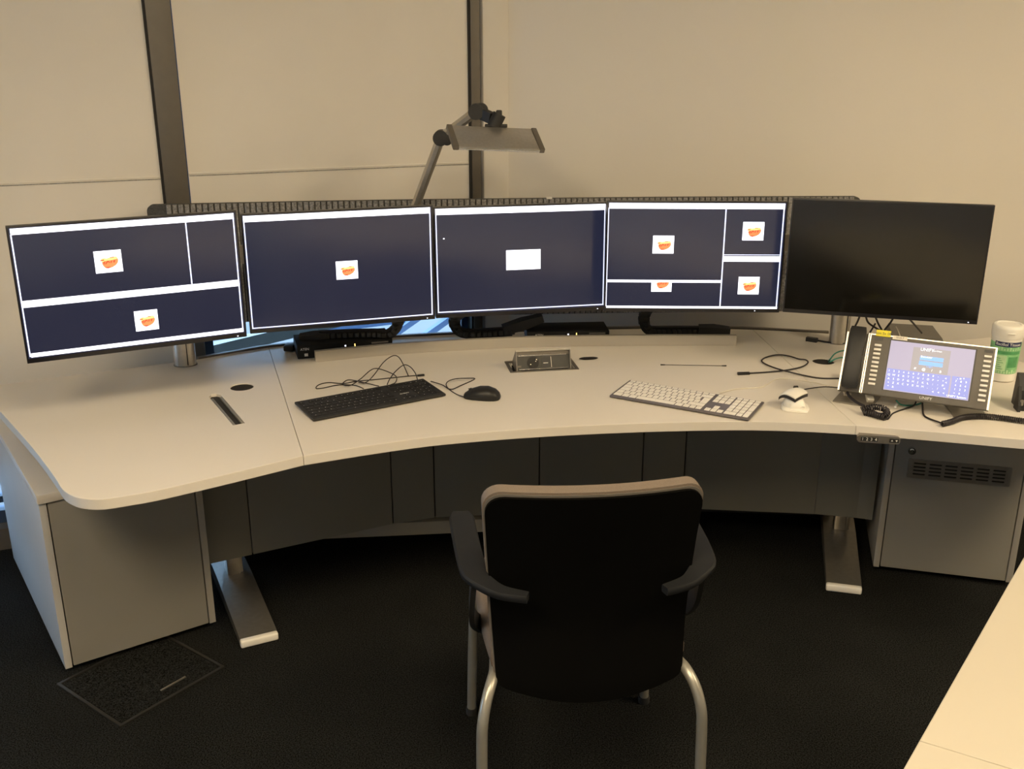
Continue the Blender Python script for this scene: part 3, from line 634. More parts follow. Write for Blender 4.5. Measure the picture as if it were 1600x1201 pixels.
# ------------------------------------------------------------------ keyboards
def keyboard(label, corners, zt, t_h, mp_, mk, group, black):
    tl, bl, br, tr = [at_z(*c, zt) for c in corners]
    c = (tl + bl + br + tr) / 4; ux = ((tr - tl) + (br - bl)); yaw = math.atan2(ux.y, ux.x)
    w = ((tr - tl).length + (br - bl).length) / 2; d = ((tl - bl).length + (tr - br).length) / 2
    t = thing('keyboard', label, 'keyboard', (c.x, c.y, DZ), (R(2.2 if black else 1.2), 0, yaw), group)
    zb = .009 if black else .007
    bx('base_plate', (0, 0, zb), (w, d, t_h), mp_, t, bev=.003 if black else .0025)
    zt_ = zb + t_h / 2
    W_, D_ = w - .012, d - (.022 if black else .010); u = W_ / 22.6; rh = D_ / (6.35 if black else 5.85)
    cache = {}; keys = []
    def key(x, y, kw, kh):
        k = (round(kw, 2), round(kh, 2))
        X = -W_ / 2 + (x + kw / 2) * u; Y = D_ / 2 - (y + kh / 2) * rh - (.004 if black else 0)
        if k not in cache:
            bm = new_bm(); box(bm, (0, 0, 0), (kw * u - .0030, kh * rh - .0044, .0018), None, .0006, 1)
            o = obj('key', bm, mk, t, 30); cache[k] = o.data
        else:
            o = bpy.data.objects.new('key', cache[k]); C.objects.link(o); o.parent = t
        o.location = (X, Y, zt_ + .0007); keys.append((X, Y))
    f = .62
    if black:
        xs = [0] + [1.6 + i + (.4 * (i // 4)) for i in range(12)]
    if black:
        for x in xs: key(x, 0, 1, .75)
    else:
        for i in range(14): key(i * 15 / 14, 0, 15 / 14, f)
    y0 = 1.1 if black else f + .04
    for i in range(13): key(i, y0, 1, 1)
    key(13, y0, 2, 1)
    key(0, y0 + 1, 1.5, 1)
    for i in range(12): key(1.5 + i, y0 + 1, 1, 1)
    key(13.75, y0 + 1, 1.25, 2) if True else 0
    key(0, y0 + 2, 1.75, 1)
    for i in range(12): key(1.75 + i, y0 + 2, 1, 1) if 1.75 + i + 1 <= 13.8 else 0
    key(0, y0 + 3, 1.25, 1)
    for i in range(11): key(1.25 + i, y0 + 3, 1, 1)
    key(12.25, y0 + 3, 2.75, 1)
    x = 0
    for kw in (1.5, 1.2, 1.3, 6.6, 1.3, 1.1, 1.0, 1.0): key(x, y0 + 4, kw, 1); x += kw
    nx = 15.45
    for i in range(3): key(nx + i, 0, 1, f if not black else .75)
    for j in range(2):
        for i in range(3): key(nx + i, y0 + j, 1, 1)
    key(nx + 1, y0 + 3, 1, 1)
    for i in range(3): key(nx + i, y0 + 4, 1, 1)
    qx = 18.6
    for i in range(4): key(qx + i, 0, 1, f if not black else .75)
    for j in range(5):
        for i in range(4):
            if i == 3 and j in (2, 4): continue
            if i == 3 and j in (1, 3): key(qx + 3, y0 + j, 1, 2); continue
            if j == 4 and i == 0: key(qx, y0 + 4, 2, 1); continue
            if j == 4 and i == 1: continue
            key(qx + i, y0 + j, 1, 1)
    def legends(b):
        rr = random.Random(3)
        for X, Y in keys:
            if rr.random() < .85:
                s = .0011 if not black else .0014
                box(b, (X - .002 + rr.uniform(-.001, .001), Y + .001, zt_ + .0017), (s * rr.uniform(1, 2.2), s * 1.2, .0002))
    o = add('key_legends', legends, M['print_w'] if black else M['alu_d'], t); o['kind'] = 'stuff'
    if black:
        obj('lettering', xf(text_bm('CHERRY', .0085, .0002), Matrix.Translation((-W_ / 2 + 16.9 * u, D_ / 2 - 3.75 * rh - .004, zt_ + .0005))), M['print_w'], t)
        for sx in (-1, 1): bx('riser_foot', (sx * (w / 2 - .03), d / 2 - .015, .004), (.02, .012, .010), M['black2'], t)
    return t
keyboard('black full-size keyboard with white legends near the window end of the desk', ((462, 628), (487, 655), (693, 613.5), (665, 592.5)), .752, .008, M['black2'], M['keyblack'], 'computer keyboards on the desk', True)
keyboard('slim white keyboard with grey metal plate beside the white mouse', ((980.5, 594.5), (956, 617.5), (1171, 656), (1193.5, 628.5)), .748, .006, M['kbalu'], M['keywhite'], 'computer keyboards on the desk', False)

# ------------------------------------------------------------------ mice
def loft(b, secs, seg=20):
    """secs: (y, halfwidth, z0, height, xoffset) cross-sections as flattened domes"""
    rings = []
    for y, hw, z0, h, xo in secs:
        ring = []
        for k in range(seg + 1):
            a = pi * k / seg; ring.append(b.verts.new((xo + hw * cos(a), y, z0 + h * (sin(a) ** .7))))
        rings.append(ring)
    for i in range(len(rings) - 1):
        for j in range(seg): b.faces.new((rings[i][j], rings[i][j + 1], rings[i + 1][j + 1], rings[i + 1][j]))
        b.faces.new((rings[i][0], rings[i + 1][0], rings[i + 1][seg], rings[i][seg]))
    b.faces.new(rings[0]); b.faces.new(rings[-1][::-1])
v = at_z(754, 621.5, DZ)
t = thing('computer_mouse', 'black wired mouse lying beside the black keyboard', 'mouse', (v.x, v.y, DZ), (0, 0, R(82)), 'computer mice on the desk')
secs = [(-.056, .010, .002, .010, 0), (-.052, .020, .001, .019, 0), (-.04, .0285, .001, .030, 0), (-.018, .0315, .001, .038, 0), (.008, .0305, .001, .037, 0), (.032, .027, .001, .029, 0), (.048, .022, .001, .019, 0), (.056, .016, .002, .012, 0), (.058, .010, .003, .008, 0)]
add('mouse_body', lambda b: loft(b, secs), M['phoneb'], t, 60)
add('scroll_wheel', lambda b: cyl(b, (-.003, .036, .0235), (.003, .036, .0235), .0075, seg=18), M['black2'], t, 40)
add('button_gap', lambda b: box(b, (0, .030, .0285), (.0008, .03, .002)), M['black_gap'], t)
v = at_z(1242, 637, DZ)
t = thing('computer_mouse', 'white upright ergonomic mouse with black trim beside the slim white keyboard', 'mouse', (v.x, v.y, DZ), (0, 0, R(-14)), 'computer mice on the desk')
add('mouse_base', lambda b: loft(b, [(-.045, .022, .001, .006, 0), (-.038, .036, .001, .009, 0), (-.01, .042, .001, .012, 0), (.02, .040, .001, .012, 0), (.042, .030, .001, .009, 0), (.05, .016, .001, .006, 0)]), M['white'], t, 60)
add('mouse_body', lambda b: loft(b, [(-.036, .018, .006, .014, .004), (-.028, .027, .006, .028, .003), (-.008, .030, .006, .040, -.003), (.014, .029, .006, .043, -.006), (.028, .025, .006, .038, -.006), (.038, .018, .006, .026, -.006)]), M['white'], t, 50)
def hood(b, grow, z0, th):
    lo, hi = [], []
    N = 8
    for i in range(N + 1):
        for j in range(N + 1):
            u, v_ = -1 + 2 * i / N, -1 + 2 * j / N
            k = 1 - .10 * (u * u) * (v_ * v_)
            x, y = (.034 + grow) * u * k, (.030 + grow) * v_ * k
            z = z0 - .016 * max(0, -u) ** 1.8 - .006 * max(0, u) ** 2 - .005 * v_ * v_ + .004 * v_
            hi.append(b.verts.new((x, y, z))); lo.append(b.verts.new((x, y, z - th)))
    q = lambda i, j: i * (N + 1) + j
    for i in range(N):
        for j in range(N):
            b.faces.new((hi[q(i, j)], hi[q(i + 1, j)], hi[q(i + 1, j + 1)], hi[q(i, j + 1)])); b.faces.new((lo[q(i, j)], lo[q(i, j + 1)], lo[q(i + 1, j + 1)], lo[q(i + 1, j)]))
    for i in range(N):
        for (A_, B_) in (((i, 0), (i + 1, 0)), ((i, N), (i + 1, N)), ((0, i), (0, i + 1)), ((N, i), (N, i + 1))):
            b.faces.new((hi[q(*A_)], hi[q(*B_)], lo[q(*B_)], lo[q(*A_)]))
rm = Matrix.Translation((-.008, .004, 0)) @ Matrix.Rotation(R(-42), 4, 'Z')
bm = new_bm(); hood(bm, .0008, .0535, .009); xf(bm, rm); obj('black_trim', bm, M['black'], t, 40, 'curved black trim')
bm = new_bm(); hood(bm, 0, .0575, .0045); xf(bm, rm); obj('palm_cover', bm, M['white'], t, 40)
add('scroll_wheel', lambda b: cyl(b, (-.006, .030, .052), (.004, .034, .052), .008, seg=16), M['black'], t, 40)
obj('lettering', xf(text_bm('evo', .009, .0002), Matrix.Translation((.020, -.0355, .017)) @ Matrix.Rotation(R(80), 4, 'X')), M['alu_d'], t)

# ------------------------------------------------------------------ cables
def cable(name, label, runs, r, m, cat='cable', ends=()):
    """runs: list of pixel lists (px, py, lift above the desk)"""
    def f(b):
        for run in runs:
            tube(b, [at_z(p[0], p[1], DZ + r + .0004 + (p[2] if len(p) > 2 else 0)) for p in run], r, 7, 5)
    t = thing(name, label, cat); add('cable_sheath', f, m, t, 60)
    for (x, y, lift, x2, y2, rr, mm) in ends:
        add('plug', lambda b: bar(b, at_z(x, y, DZ + rr + .0004 + lift), at_z(x2, y2, DZ + rr + .0004 + lift), rr * 2.4, rr * 2), M[mm], t)
    return t
cable('keyboard_cable', 'thin black tangled cable lying behind the black keyboard', [
    [(568, 607, .0), (555, 602), (530, 601), (505, 606), (494, 606.5), (498, 601), (513, 597.5), (536, 599), (557, 595.5), (584, 593), (623, 589), (639, 587.3), (660, 586)],
    [(592, 603, .002), (571, 598, .003), (555, 594.5, .004), (543, 593.5, .004), (535, 600, .003), (547, 602, .004), (563, 592, .012), (578, 579, .02), (589, 575.5, .02), (607, 581, .012), (619, 588, .006), (618, 597, .003), (610, 601, .002)],
    [(560, 597.6, .006), (572, 597.0, .006), (584, 586, .015), (599, 566, .035), (613, 556, .04), (622, 557, .04), (629, 567, .025), (638, 587, .004)],
    [(605, 600.5, .004), (609, 592, .012), (618, 580, .025), (631, 570, .03), (641, 573, .03), (649, 583, .018), (652.5, 593.5, .004)]], .0016, M['cable'], ends=[(652, 586.6, 0, 663, 585.6, .003, 'black')])
cable('mouse_cable', 'thin black cable looping from behind the black keyboard to the black mouse', [
    [(673, 595.5, .004), (691, 601, .003), (704.5, 608, .002), (720, 602, .001), (742, 591.6, .0), (728, 590.8, .006), (712, 591.7, .008), (701, 595, .006), (697, 601, .003), (702, 608, 0), (714, 616, 0), (729, 621, .005)]], .0016, M['cable'])
cable('keyboard_cable', 'thin white cable running from the slim white keyboard towards the telephone', [
    [(1124, 614, .003), (1149, 607.5), (1186, 605), (1199, 600), (1210, 593), (1228, 591), (1267, 596), (1299, 603), (1320, 606)]], .0017, M['cablew'])
cable('mouse_cable', 'thin dark cable from the white mouse to the telephone', [
    [(1229, 619, .025), (1240, 616, .014), (1254, 609, .003), (1270, 606), (1290, 604), (1315, 606)]], .0017, M['cable'])
cable('usb_cable', 'loose black cable with one big loop left of the telephone', [
    [(1168, 583), (1193, 581.6), (1222, 579, .001), (1243, 575.5, .003), (1256, 571.5, .004), (1262.5, 566, .004), (1258.6, 562, .004), (1248, 560.6, .004), (1235, 556.6, .004), (1222, 554.3, .004), (1209, 554.8, .004), (1195.6, 558.6, .003), (1190, 563.3, .002), (1195.6, 568.3, .001), (1209, 574, .004), (1227, 579.4, .006), (1254.7, 586, .001), (1281, 590.6), (1312, 591.2), (1345, 592)]], .0026, M['cable'], ends=[(1152.5, 583.6, 0, 1171, 582.9, .004, 'black')])
cable('video_cable', 'thick black cable with a video plug lying beside the monitor post', [
    [(1274, 531), (1294, 534.5), (1318, 536.5), (1340, 535), (1355, 525, .03), (1368, 505, .08)]], .0034, M['cable'], ends=[(1260, 529, 0, 1277, 531.5, .0075, 'black')])
cable('network_cable', 'green network cables coming out of the desk hole behind the telephone', [
    [(1292, 565, -.02), (1297, 561, .006), (1305, 552, .025), (1318, 547.5, .03), (1340, 548, .01)],
    [(1293, 566.5, -.02), (1297, 565, .004), (1306, 560.5, .012), (1318, 558.3, .012), (1340, 560, .005)]], .0024, M['cableg'])
def free_cable(label, runs, r, m, name='monitor_cable'):
    t = thing(name, label, 'cable')
    add('cable_sheath', lambda b: [tube(b, [at_y(*p) for p in run], r, 7, 5) for run in runs], m, t, 60); return t
free_cable('black cables hanging from the switched-off monitor behind the telephone', [
    [(1345, 488, 3.24), (1341, 500, 3.26), (1335, 512, 3.28), (1330, 520, 3.30)],
    [(1352, 488, 3.24), (1356, 503, 3.26), (1368, 512, 3.25), (1379, 519, 3.24), (1388, 530, 3.25)],
    [(1366, 490, 3.24), (1372, 505, 3.26), (1378, 516, 3.25), (1385, 532, 3.26)],
    [(1398, 492, 3.24), (1392, 503, 3.26), (1382, 516, 3.25), (1374, 532, 3.26)],
    [(1417, 494, 3.25), (1428, 506, 3.28), (1440, 520, 3.32)]], .0034, M['cable'])
free_cable('short white cable in front of the black cables behind the telephone', [[(1400, 510, 3.24), (1404, 518, 3.22), (1408, 530, 3.20)]], .0018, M['cablew'])
# small things
t = thing('cable_offcut', 'thin straight grey rod with black tips lying behind the slim white keyboard', 'rod')
a, c = at_z(1032, 569.6, DZ + .002), at_z(1135, 571.3, DZ + .002)
add('rod', lambda b: cyl(b, a, c, .0014, seg=8), M['phone'], t, 40)
for p, q in ((a, a.lerp(c, .07)), (c, c.lerp(a, .07))): add('tip', lambda b: cyl(b, p, q, .0026, .0018, seg=10), M['black'], t, 40)
a, c = at_z(905, 560, DZ + .0055), at_z(934, 559, DZ + .0055)
t = thing('pen', 'short black pen beside the pop-up power socket', 'pen')
add('pen_body', lambda b: sweep(b, [a.lerp(c, k / 8) for k in range(9)], [(.0062 * cos(2 * pi * k / 12), .0048 * sin(2 * pi * k / 12)) for k in range(12)], scale=[.25, .7, .95, 1, 1, 1, .95, .75, .3]), mat('black pen plastic', (.008, .006, .008), .6, spec=.2, noise=(80, .1)), t, 60)

# ------------------------------------------------------------------ telephone
PBL, PBR = at_z(1312, 609, .782), at_z(1548, 641, .782)
PTL, PTR = at_y(1323.5, 517.5, PBL.y + .085), at_y(1553.5, 544, PBR.y + .085)
xd = ((PBR - PBL) + (PTR - PTL)).normalized(); yd = ((PTL - PBL) + (PTR - PBR)); yd = (yd - xd * yd.dot(xd)).normalized(); zd = xd.cross(yd)
PW = ((PBR - PBL).length + (PTR - PTL).length) / 2; PH = ((PTL - PBL).length + (PTR - PBR).length) / 2
ph = thing('telephone', 'large grey console telephone with handset, touch screen and key columns', 'telephone')
pm = Matrix((xd, yd, zd)).transposed().to_4x4(); pm.translation = (PBL + PBR + PTL + PTR) / 4; ph.matrix_world = pm; ph.location = pm.translation; ph.rotation_euler = pm.to_euler()
def pbx(name, u0, v0, u1, v1, z0, z1, m, par=None, bev=0, label=None):
    """u 0..1 from the left, v 0..1 from the top"""
    par = par or ph
    return bx(name, ((u0 + u1 - 1) / 2 * PW, (1 - v0 - v1) / 2 * PH, (z0 + z1) / 2), ((u1 - u0) * PW, (v1 - v0) * PH, z1 - z0), m, par, bev=bev, label=label)
pbx('housing', .155, 0, 1, 1, -.022, 0, M['phone'], bev=.003)
pbx('silver_edge', .16, -.012, 1.004, .006, -.022, .0006, M['alu'])
pbx('silver_edge', .992, 0, 1.004, 1, -.022, .0006, M['alu'])
pbx('handset_cradle', 0, 0, .150, 1, -.022, -.004, M['phone'], bev=.003)
pbx('silver_edge', -.006, -.0, .006, 1, -.022, .0006, M['alu'])
pbx('silver_edge', .158, -.01, .166, 1, -.02, .004, M['alu']); pbx('silver_edge', .146, -.01, .153, 1, -.02, .004, M['alu'])
# handset
hs = bpy.data.objects.new('handset', None); C.objects.link(hs); hs.parent = ph
def handset(b):
    n = 16
    P = [Vector(((.076) * PW - PW / 2, PH / 2 + .012 - (PH + .004) * k / n, .016 + .012 * (abs(k / n - .5) * 2) ** 2 * 0 + .010 * sin(pi * k / n))) for k in range(n + 1)]
    w = .118 * PW / 2
    prof = [(w * cos(a) * (1 if True else 1), .014 * sin(a)) for a in [2 * pi * j / 20 for j in range(20)]]
    prof = [(max(-w, min(w, a * 1.25)), max(-.012, min(.012, c * 1.3))) for a, c in prof]
    sweep(b, P, prof, up=(0, 0, 1), scale=[.86, .97, 1.0, 1.0, .97, .93, .90, .89, .89, .89, .90, .93, .97, 1, 1, .97, .85])
add('handset_body', handset, M['phoneb'], hs, 50)
# keys
for col, (u, lean) in enumerate(((.221, 0), (.951, 0))):
    v0 = .155 if col == 0 else .13
    for k in range(10):
        v = v0 + k * (.0725 if col == 0 else .079)
        pbx('function_key', u - .024, v, u + .024, v + .036, 0, .0028, M['keywhite'], bev=.0006)
    pbx('speaker_slot', u - .028, v0 - .11 if col == 0 else .04, u + .028, (v0 - .11 if col == 0 else .04) + .045, 0, .0006, M['black'])
# touch screen
tsu0, tsu1, tsv0, tsv1 = .305, .868, .065, .895
pbx('screen_bezel', tsu0 - .006, tsv0 - .012, tsu1 + .010, tsv1 + .010, 0, .0007, M['black'])
ts = pbx('touch_screen', tsu0, tsv0, tsu1, tsv1, .0005, .0012, M['ph_scr'])
def tq(nm, a, b_, c, d_, m_, z=.0014):
    U = lambda q: tsu0 + q * (tsu1 - tsu0); V = lambda q: tsv0 + q * (tsv1 - tsv0)
    return pbx(nm, U(a), V(b_), U(c), V(d_), z - .0003, z, M[m_], ts)
tq('dialog', .28, .08, .72, .56, 'ph_mid'); tq('keypad_area', .01, .565, .76, .985, 'ph_key', .0015); tq('keypad_area', .78, .56, .99, .985, 'ph_key', .0015)
tq('input_field', .375, .24, .65, .32, 'ph_blue', .0017); tq('input_field', .37, .34, .65, .42, 'ph_blue', .0017)
def ttext(s, u, v, size, m='ph_w', par=None, z=.0019, bold=0):
    U = tsu0 + u * (tsu1 - tsu0); V = tsv0 + v * (tsv1 - tsv0)
    bm = text_bm(s, size, .0001)
    obj('lettering', xf(bm, Matrix.Translation(((U - .5) * PW, (.5 - V) * PH, z))), M[m], par or ts)
ttext('UNIFY', .445, .115, .0135); ttext('OpenScape', .56, .115, .006); ttext('Benutzer', .45, .255, .009); ttext('Login', .50, .435, .008, 'ph_blue')
for u, s_ in ((.335, '#'), (.437, '@'), (.535, '?'), (.635, 'B')): ttext(s_, u, .50 + (u - .335) * .04, .0105)
rows = ['1234567890-', 'QWERTYUIOP+*', 'ASDFGHJKL;:#', '<ZXCVBNM,./', '*&']
for j, row in enumerate(rows):
    for i, ch in enumerate(row): ttext(ch, .035 + i * .0585 + .004 * j, .612 + j * .078, .0085)
for j in range(4):
    for i in range(3): ttext(['789', '456', '123', '+0.'][j][i], .83 + i * .058, .655 + j * .078, .0085)
for u, v in ((.71, .63), (.72, .71), (.71, .83), (.585, .92), (.65, .92), (.71, .92)): ttext('<', u, v, .010)
ttext('- = *', .88, .60, .011); ttext('UNIFY System', .86, .955, .009)
bm = text_bm('UNIFY', .0125, .0002); obj('lettering', xf(bm, Matrix.Translation(((.595 - .5) * PW, -.448 * PH, .0003))), M['print_w'], ph)
# labels stuck on
pbx('yellow_note', .195, -.085, .295, .02, .001, .0024, M['yellow'], label='yellow paper strip with handwriting')
bm = text_bm('von 5x 08', .011, .0001); obj('lettering', xf(bm, Matrix.Translation(((.245 - .5) * PW, .53 * PH, .0027))), M['print_d'], ph)
pbx('paper_label', .312, -.018, .412, .045, .001, .0022, M['paper'], label='white paper label')
bm = text_bm('10.55.7', .008, .0001); obj('lettering', xf(bm, Matrix.Translation(((.36 - .5) * PW, .487 * PH, .0024))), M['print_d'], ph)
# stand
inv = ph.matrix_basis.inverted()
def fl(px, py): v = at_z(px, py, DZ); return v
def stand(b, pts, th=.004):
    a, c = fl(*pts[0]), fl(*pts[1]); d = (c - a).normalized(); n = Vector((-d.y, d.x, 0))
    prev = [a, c, c + n * .12, a + n * .12]
    lo = [b.verts.new(p + Vector((0, 0, .0005))) for p in prev]; hi = [b.verts.new(p + Vector((0, 0, .0045))) for p in prev]
    b.faces.new(lo[::-1]); b.faces.new(hi)
    for i in range(4): b.faces.new((lo[i], lo[(i + 1) % 4], hi[(i + 1) % 4], hi[i]))
for pts in (((1301, 627.5), (1362, 638)), ((1490, 652), (1545, 655))):
    bm = new_bm(); stand(bm, pts); xf(bm, inv); obj('stand_foot', bm, M['alu_d'], ph)
for px, py, hh in ((1327, 626, .045), (1530, 647, .050), (1363, 636, .04)):
    v = fl(px, py); bm = new_bm(); bar(bm, v + Vector((0, .02, .012)), v + Vector((0, .055, .0 + hh)), .02, .012, up=(0, 1, 0)); xf(bm, inv); obj('stand_leg', bm, M['white'] if px > 1340 else M['paper'], ph)
v = (fl(1345, 610) + fl(1520, 625)) / 2
bm = new_bm(); box(bm, (v.x, v.y + .07, DZ + .041), (.33, .05, .07), Matrix.Rotation(math.atan2(xd.y, xd.x), 3, 'Z'), .005); xf(bm, inv); obj('stand_body', bm, M['phone'], ph, 30)
# cords
def coil_pts(P, r, pitch):
    P = sm_path(P, 12); out = []; acc = 0; n = Vector((0, 0, 1))
    for i in range(1, len(P)):
        a, b_ = P[i - 1], P[i]; d = (b_ - a); L = d.length; dn = d.normalized(); n1 = Vector((0, 0, 1)) - dn * dn.z; n1.normalize(); n2 = dn.cross(n1)
        k = max(1, int(L / pitch * 8))
        for j in range(k):
            ph_ = 2 * pi * (acc + L * j / k) / pitch; out.append(a + d * (j / k) + n1 * (r * cos(ph_)) + n2 * (r * sin(ph_)))
        acc += L
    return out
t = thing('handset_cord', 'coiled black handset cord bunched on the desk in front of the telephone', 'cord')
Z = DZ
c1 = [at_z(1346, 640, Z + .014), at_z(1362, 636, Z + .024), at_z(1380, 638, Z + .022), at_z(1386, 645, Z + .016), at_z(1376, 650, Z + .010), at_z(1355, 642, Z + .010)]
c2 = [at_z(1350, 644, Z + .0095), at_z(1368, 648, Z + .0095), at_z(1384, 653, Z + .0095)]
add('coil', lambda b: (tube(b, coil_pts(c1, .0085, .0062), .0022, 6, 0), tube(b, coil_pts(c2, .0075, .0062), .0022, 6, 0)), M['cable'], t, 60)
add('straight_lead', lambda b: (tube(b, [at_z(1324, 613, Z + .035), at_z(1328, 620, Z + .03), at_z(1338, 628, Z + .024), at_z(1350, 634, Z + .022)], .0045, 8, 5), tube(b, [at_z(1383, 654, Z + .004), at_z(1388, 654, Z + .003), at_z(1396, 645, Z + .003), at_z(1415, 638, Z + .003), at_z(1428, 633, Z + .006), at_z(1432, 625, Z + .02)], .0022, 8, 5)), M['cable'], t, 60)
t = thing('coiled_cable', 'thick coiled black cord running from under the telephone to the desk edge', 'cord')
c3 = [at_z(1472, 662, Z + .0095), at_z(1485, 659, Z + .0095), at_z(1505, 652, Z + .0095), at_z(1530, 650, Z + .0095), at_z(1560, 652, Z + .0095), at_z(1605, 658, Z + .0095), at_z(1660, 662, Z + .0095)]
add('coil', lambda b: tube(b, coil_pts(c3, .0068, .0055), .0024, 6, 0), M['cable'], t, 60)
add('straight_lead', lambda b: tube(b, [at_z(1441, 618, Z + .03), at_z(1441.5, 634, Z + .012), at_z(1443, 647, Z + .003), at_z(1450, 653, Z + .003), at_z(1472, 661, Z + .005)], .0028, 8, 5), M['cable'], t, 60)
t = thing('network_cable', 'green cable loop with a clear plug under the telephone', 'cable')
add('cable_sheath', lambda b: tube(b, [at_z(1400, 625, Z + .02), at_z(1408, 632, Z + .006), at_z(1425, 633, Z + .004), at_z(1440, 629, Z + .012), at_z(1444, 622, Z + .02)], .0026, 7, 5), M['cableg'], t, 60)
add('plug', lambda b: bar(b, at_z(1399, 636, Z + .005), at_z(1403, 628, Z + .008), .006, .005), M['print_w'], t)

# ------------------------------------------------------------------ wipes canister
v = at_z(1563, 592, DZ); cx, cy = v.x, v.y
cn = thing('wipes_canister', 'white cleaning wipes canister with green label behind the telephone', 'canister', (cx, cy, DZ), (0, 0, R(6)))
add('canister_body', lambda b: lathe(b, [(.036, .0005), (.0405, .004), (.0415, .02), (.0455, .142), (.0455, .146)], seg=48), M['white'], cn, 40)
add('lid', lambda b: lathe(b, [(.0465, .146), (.0480, .150), (.0488, .176), (.0475, .184), (.043, .188), (.036, .1885), (.034, .1865), (.001, .1865)], seg=48), M['white'], cn, 40)
def rz(z): return .0415 + (z - .02) * (.0040 / .122)
def band(b, a0, a1, z0, z1, o=.0006):
    n = 24; pr = None
    for k in range(n + 1):
        a = a0 + (a1 - a0) * k / n
        ring = [b.verts.new(((rz(z) + oo) * cos(a), (rz(z) + oo) * sin(a), z)) for z, oo in ((z0, 0), (z1, 0), (z1, o), (z0, o))]
        if pr:
            for j in range(4): b.faces.new((pr[j], pr[(j + 1) % 4], ring[(j + 1) % 4], ring[j]))
        pr = ring
lb = add('label', lambda b: band(b, 0, 2 * pi, .030, .132), M['green'], cn, 40)
A0 = -R(90) - math.atan2(cx, cy) + 0
add('label_band', lambda b: band(b, A0 - .85, A0 + 1.15, .121, .137, .0011), M['navy'], lb, 40)
add('label_field', lambda b: band(b, A0 - .80, A0 + .10, .040, .092, .0010), M['green_l'], lb, 40)
add('label_field', lambda b: band(b, A0 - .80, A0 + 1.1, .096, .106, .0010), M['green_d'], lb, 40)
add('label_field', lambda b: band(b, A0 + .2, A0 + 1.0, .052, .088, .0010), M['green_d'], lb, 40)
def leafz(b):
    for k in range(10):
        a = A0 - .75 + k * .19; band(b, a, a + .12, .032, .038 + .006 * (k % 2), .0013)
        band(b, a + .02, a + .10, .109, .114 + .003 * (k % 3), .0013)
add('leaf_print', leafz, M['green_l'], lb, 40)
def bend(bm, zc):
    for v_ in bm.verts:
        a = A0 - .78 + v_.co.x / .046; z = zc + v_.co.y; r = rz(z) + .0013 + v_.co.z
        v_.co = Vector((r * cos(a), r * sin(a), z))
    return bm
obj('lettering', bend(text_bm('Bacillol Tissues', .0135, .0002, 'LEFT'), .129), M['print_w'], lb)
for k in range(6): add('print_line', lambda b: band(b, A0 - .74, A0 - .1 - .1 * (k % 3), .046 + .007 * k, .0475 + .007 * k, .0014), M['green_d'], lb)
add('lid_tab', lambda b: box(b, ((.0495) * cos(A0 + .15), .0495 * sin(A0 + .15), .166), (.022, .004, .004), Matrix.Rotation(A0 + pi / 2 + .15, 3, 'Z'), .0012), M['white'], cn, 40)
# dark holder at the very edge
v = at_z(1592, 642, DZ)
t = thing('headset_holder', 'black plastic device at the edge of the picture beside the wipes canister', 'holder', (v.x, v.y, DZ), (0, 0, R(-10)))
add('housing', lambda b: yz_prism(b, [(0, .0005), (0, .012), (.015, .06), (.06, .10), (.07, .10), (.08, .0005)], 0, .13), M['black'], t, 20)
add('side_plate', lambda b: yz_prism(b, [(-.012, .0005), (-.012, .02), (.01, .075), (.02, .07), (.03, .0005)], -.008, 0), M['black2'], t)
bx('clip', (.002, -.004, .028), (.01, .008, .018), M['alu_d'], t, bev=.002)

# ------------------------------------------------------------------ floor box in the carpet
fb = thing('floor_box', 'square carpeted floor box lid with a metal rim in front of the window-side cabinet', 'floor box', (-1.1015, 2.541, 0), (0, 0, math.atan2(.283, .211)))
obj('rim', curve_plate([rrect(.352, .325, .003, 2), rrect(.334, .307, .002, 2)], .0003, .004), mat('dark bronze rim', (.035, .034, .032), .35, .4, noise=(30, .05)), fb, 20)
bx('lid', (0, 0, .0012), (.328, .300, .002), M['carpet'], fb)
bx('handle', (.03, -.112, .004), (.085, .005, .0045), M['alu'], fb, bev=.001, label='slim metal handle')
bx('lid_seam', (0, -.153, .0022), (.33, .004, .002), M['black_gap'], fb)

# ------------------------------------------------------------------ white side table near the viewer
tb = thing('side_table', 'bright white table top in the corner closest to the viewer', 'table')
E0, E1 = Vector((1.097, 1.911)), Vector((.59, 1.243)); dd = (E0 - E1).normalized(); nn = Vector((dd.y, -dd.x))
sm0 = Vector((.639, 1.309)); sm1 = Vector((.715, 1.266)); sd = (sm1 - sm0).normalized()
far, near = E0 + dd * .30, E1 - dd * .75
W2 = .85
def pt(v_): return (v_.x, v_.y)
q1 = [pt(sm0), pt(far), pt(far + nn * W2), pt(sm0 + sd * W2 * 1.01)]
q2 = [pt(near), pt(sm0), pt(sm0 + sd * W2 * 1.01), pt(near + nn * W2)]
for q in (q1, q2): obj('table_top', curve_plate([inset(q, .0007)], DZ - .028, DZ, .002), mat('side table laminate', (.48, .445, .375), .45, bump=(900, .06, .0003), noise=(3, .012)), tb, 16)
for p in (far - dd * .06 + nn * .12, near + dd * .08 + nn * .12, far - dd * .06 + nn * (W2 - .06), near + dd * .08 + nn * (W2 - .06)):
    bm = new_bm(); cyl(bm, (p.x, p.y, 0), (p.x, p.y, DZ - .03), .022); obj('leg', bm, M['alu_d'], tb, 40)

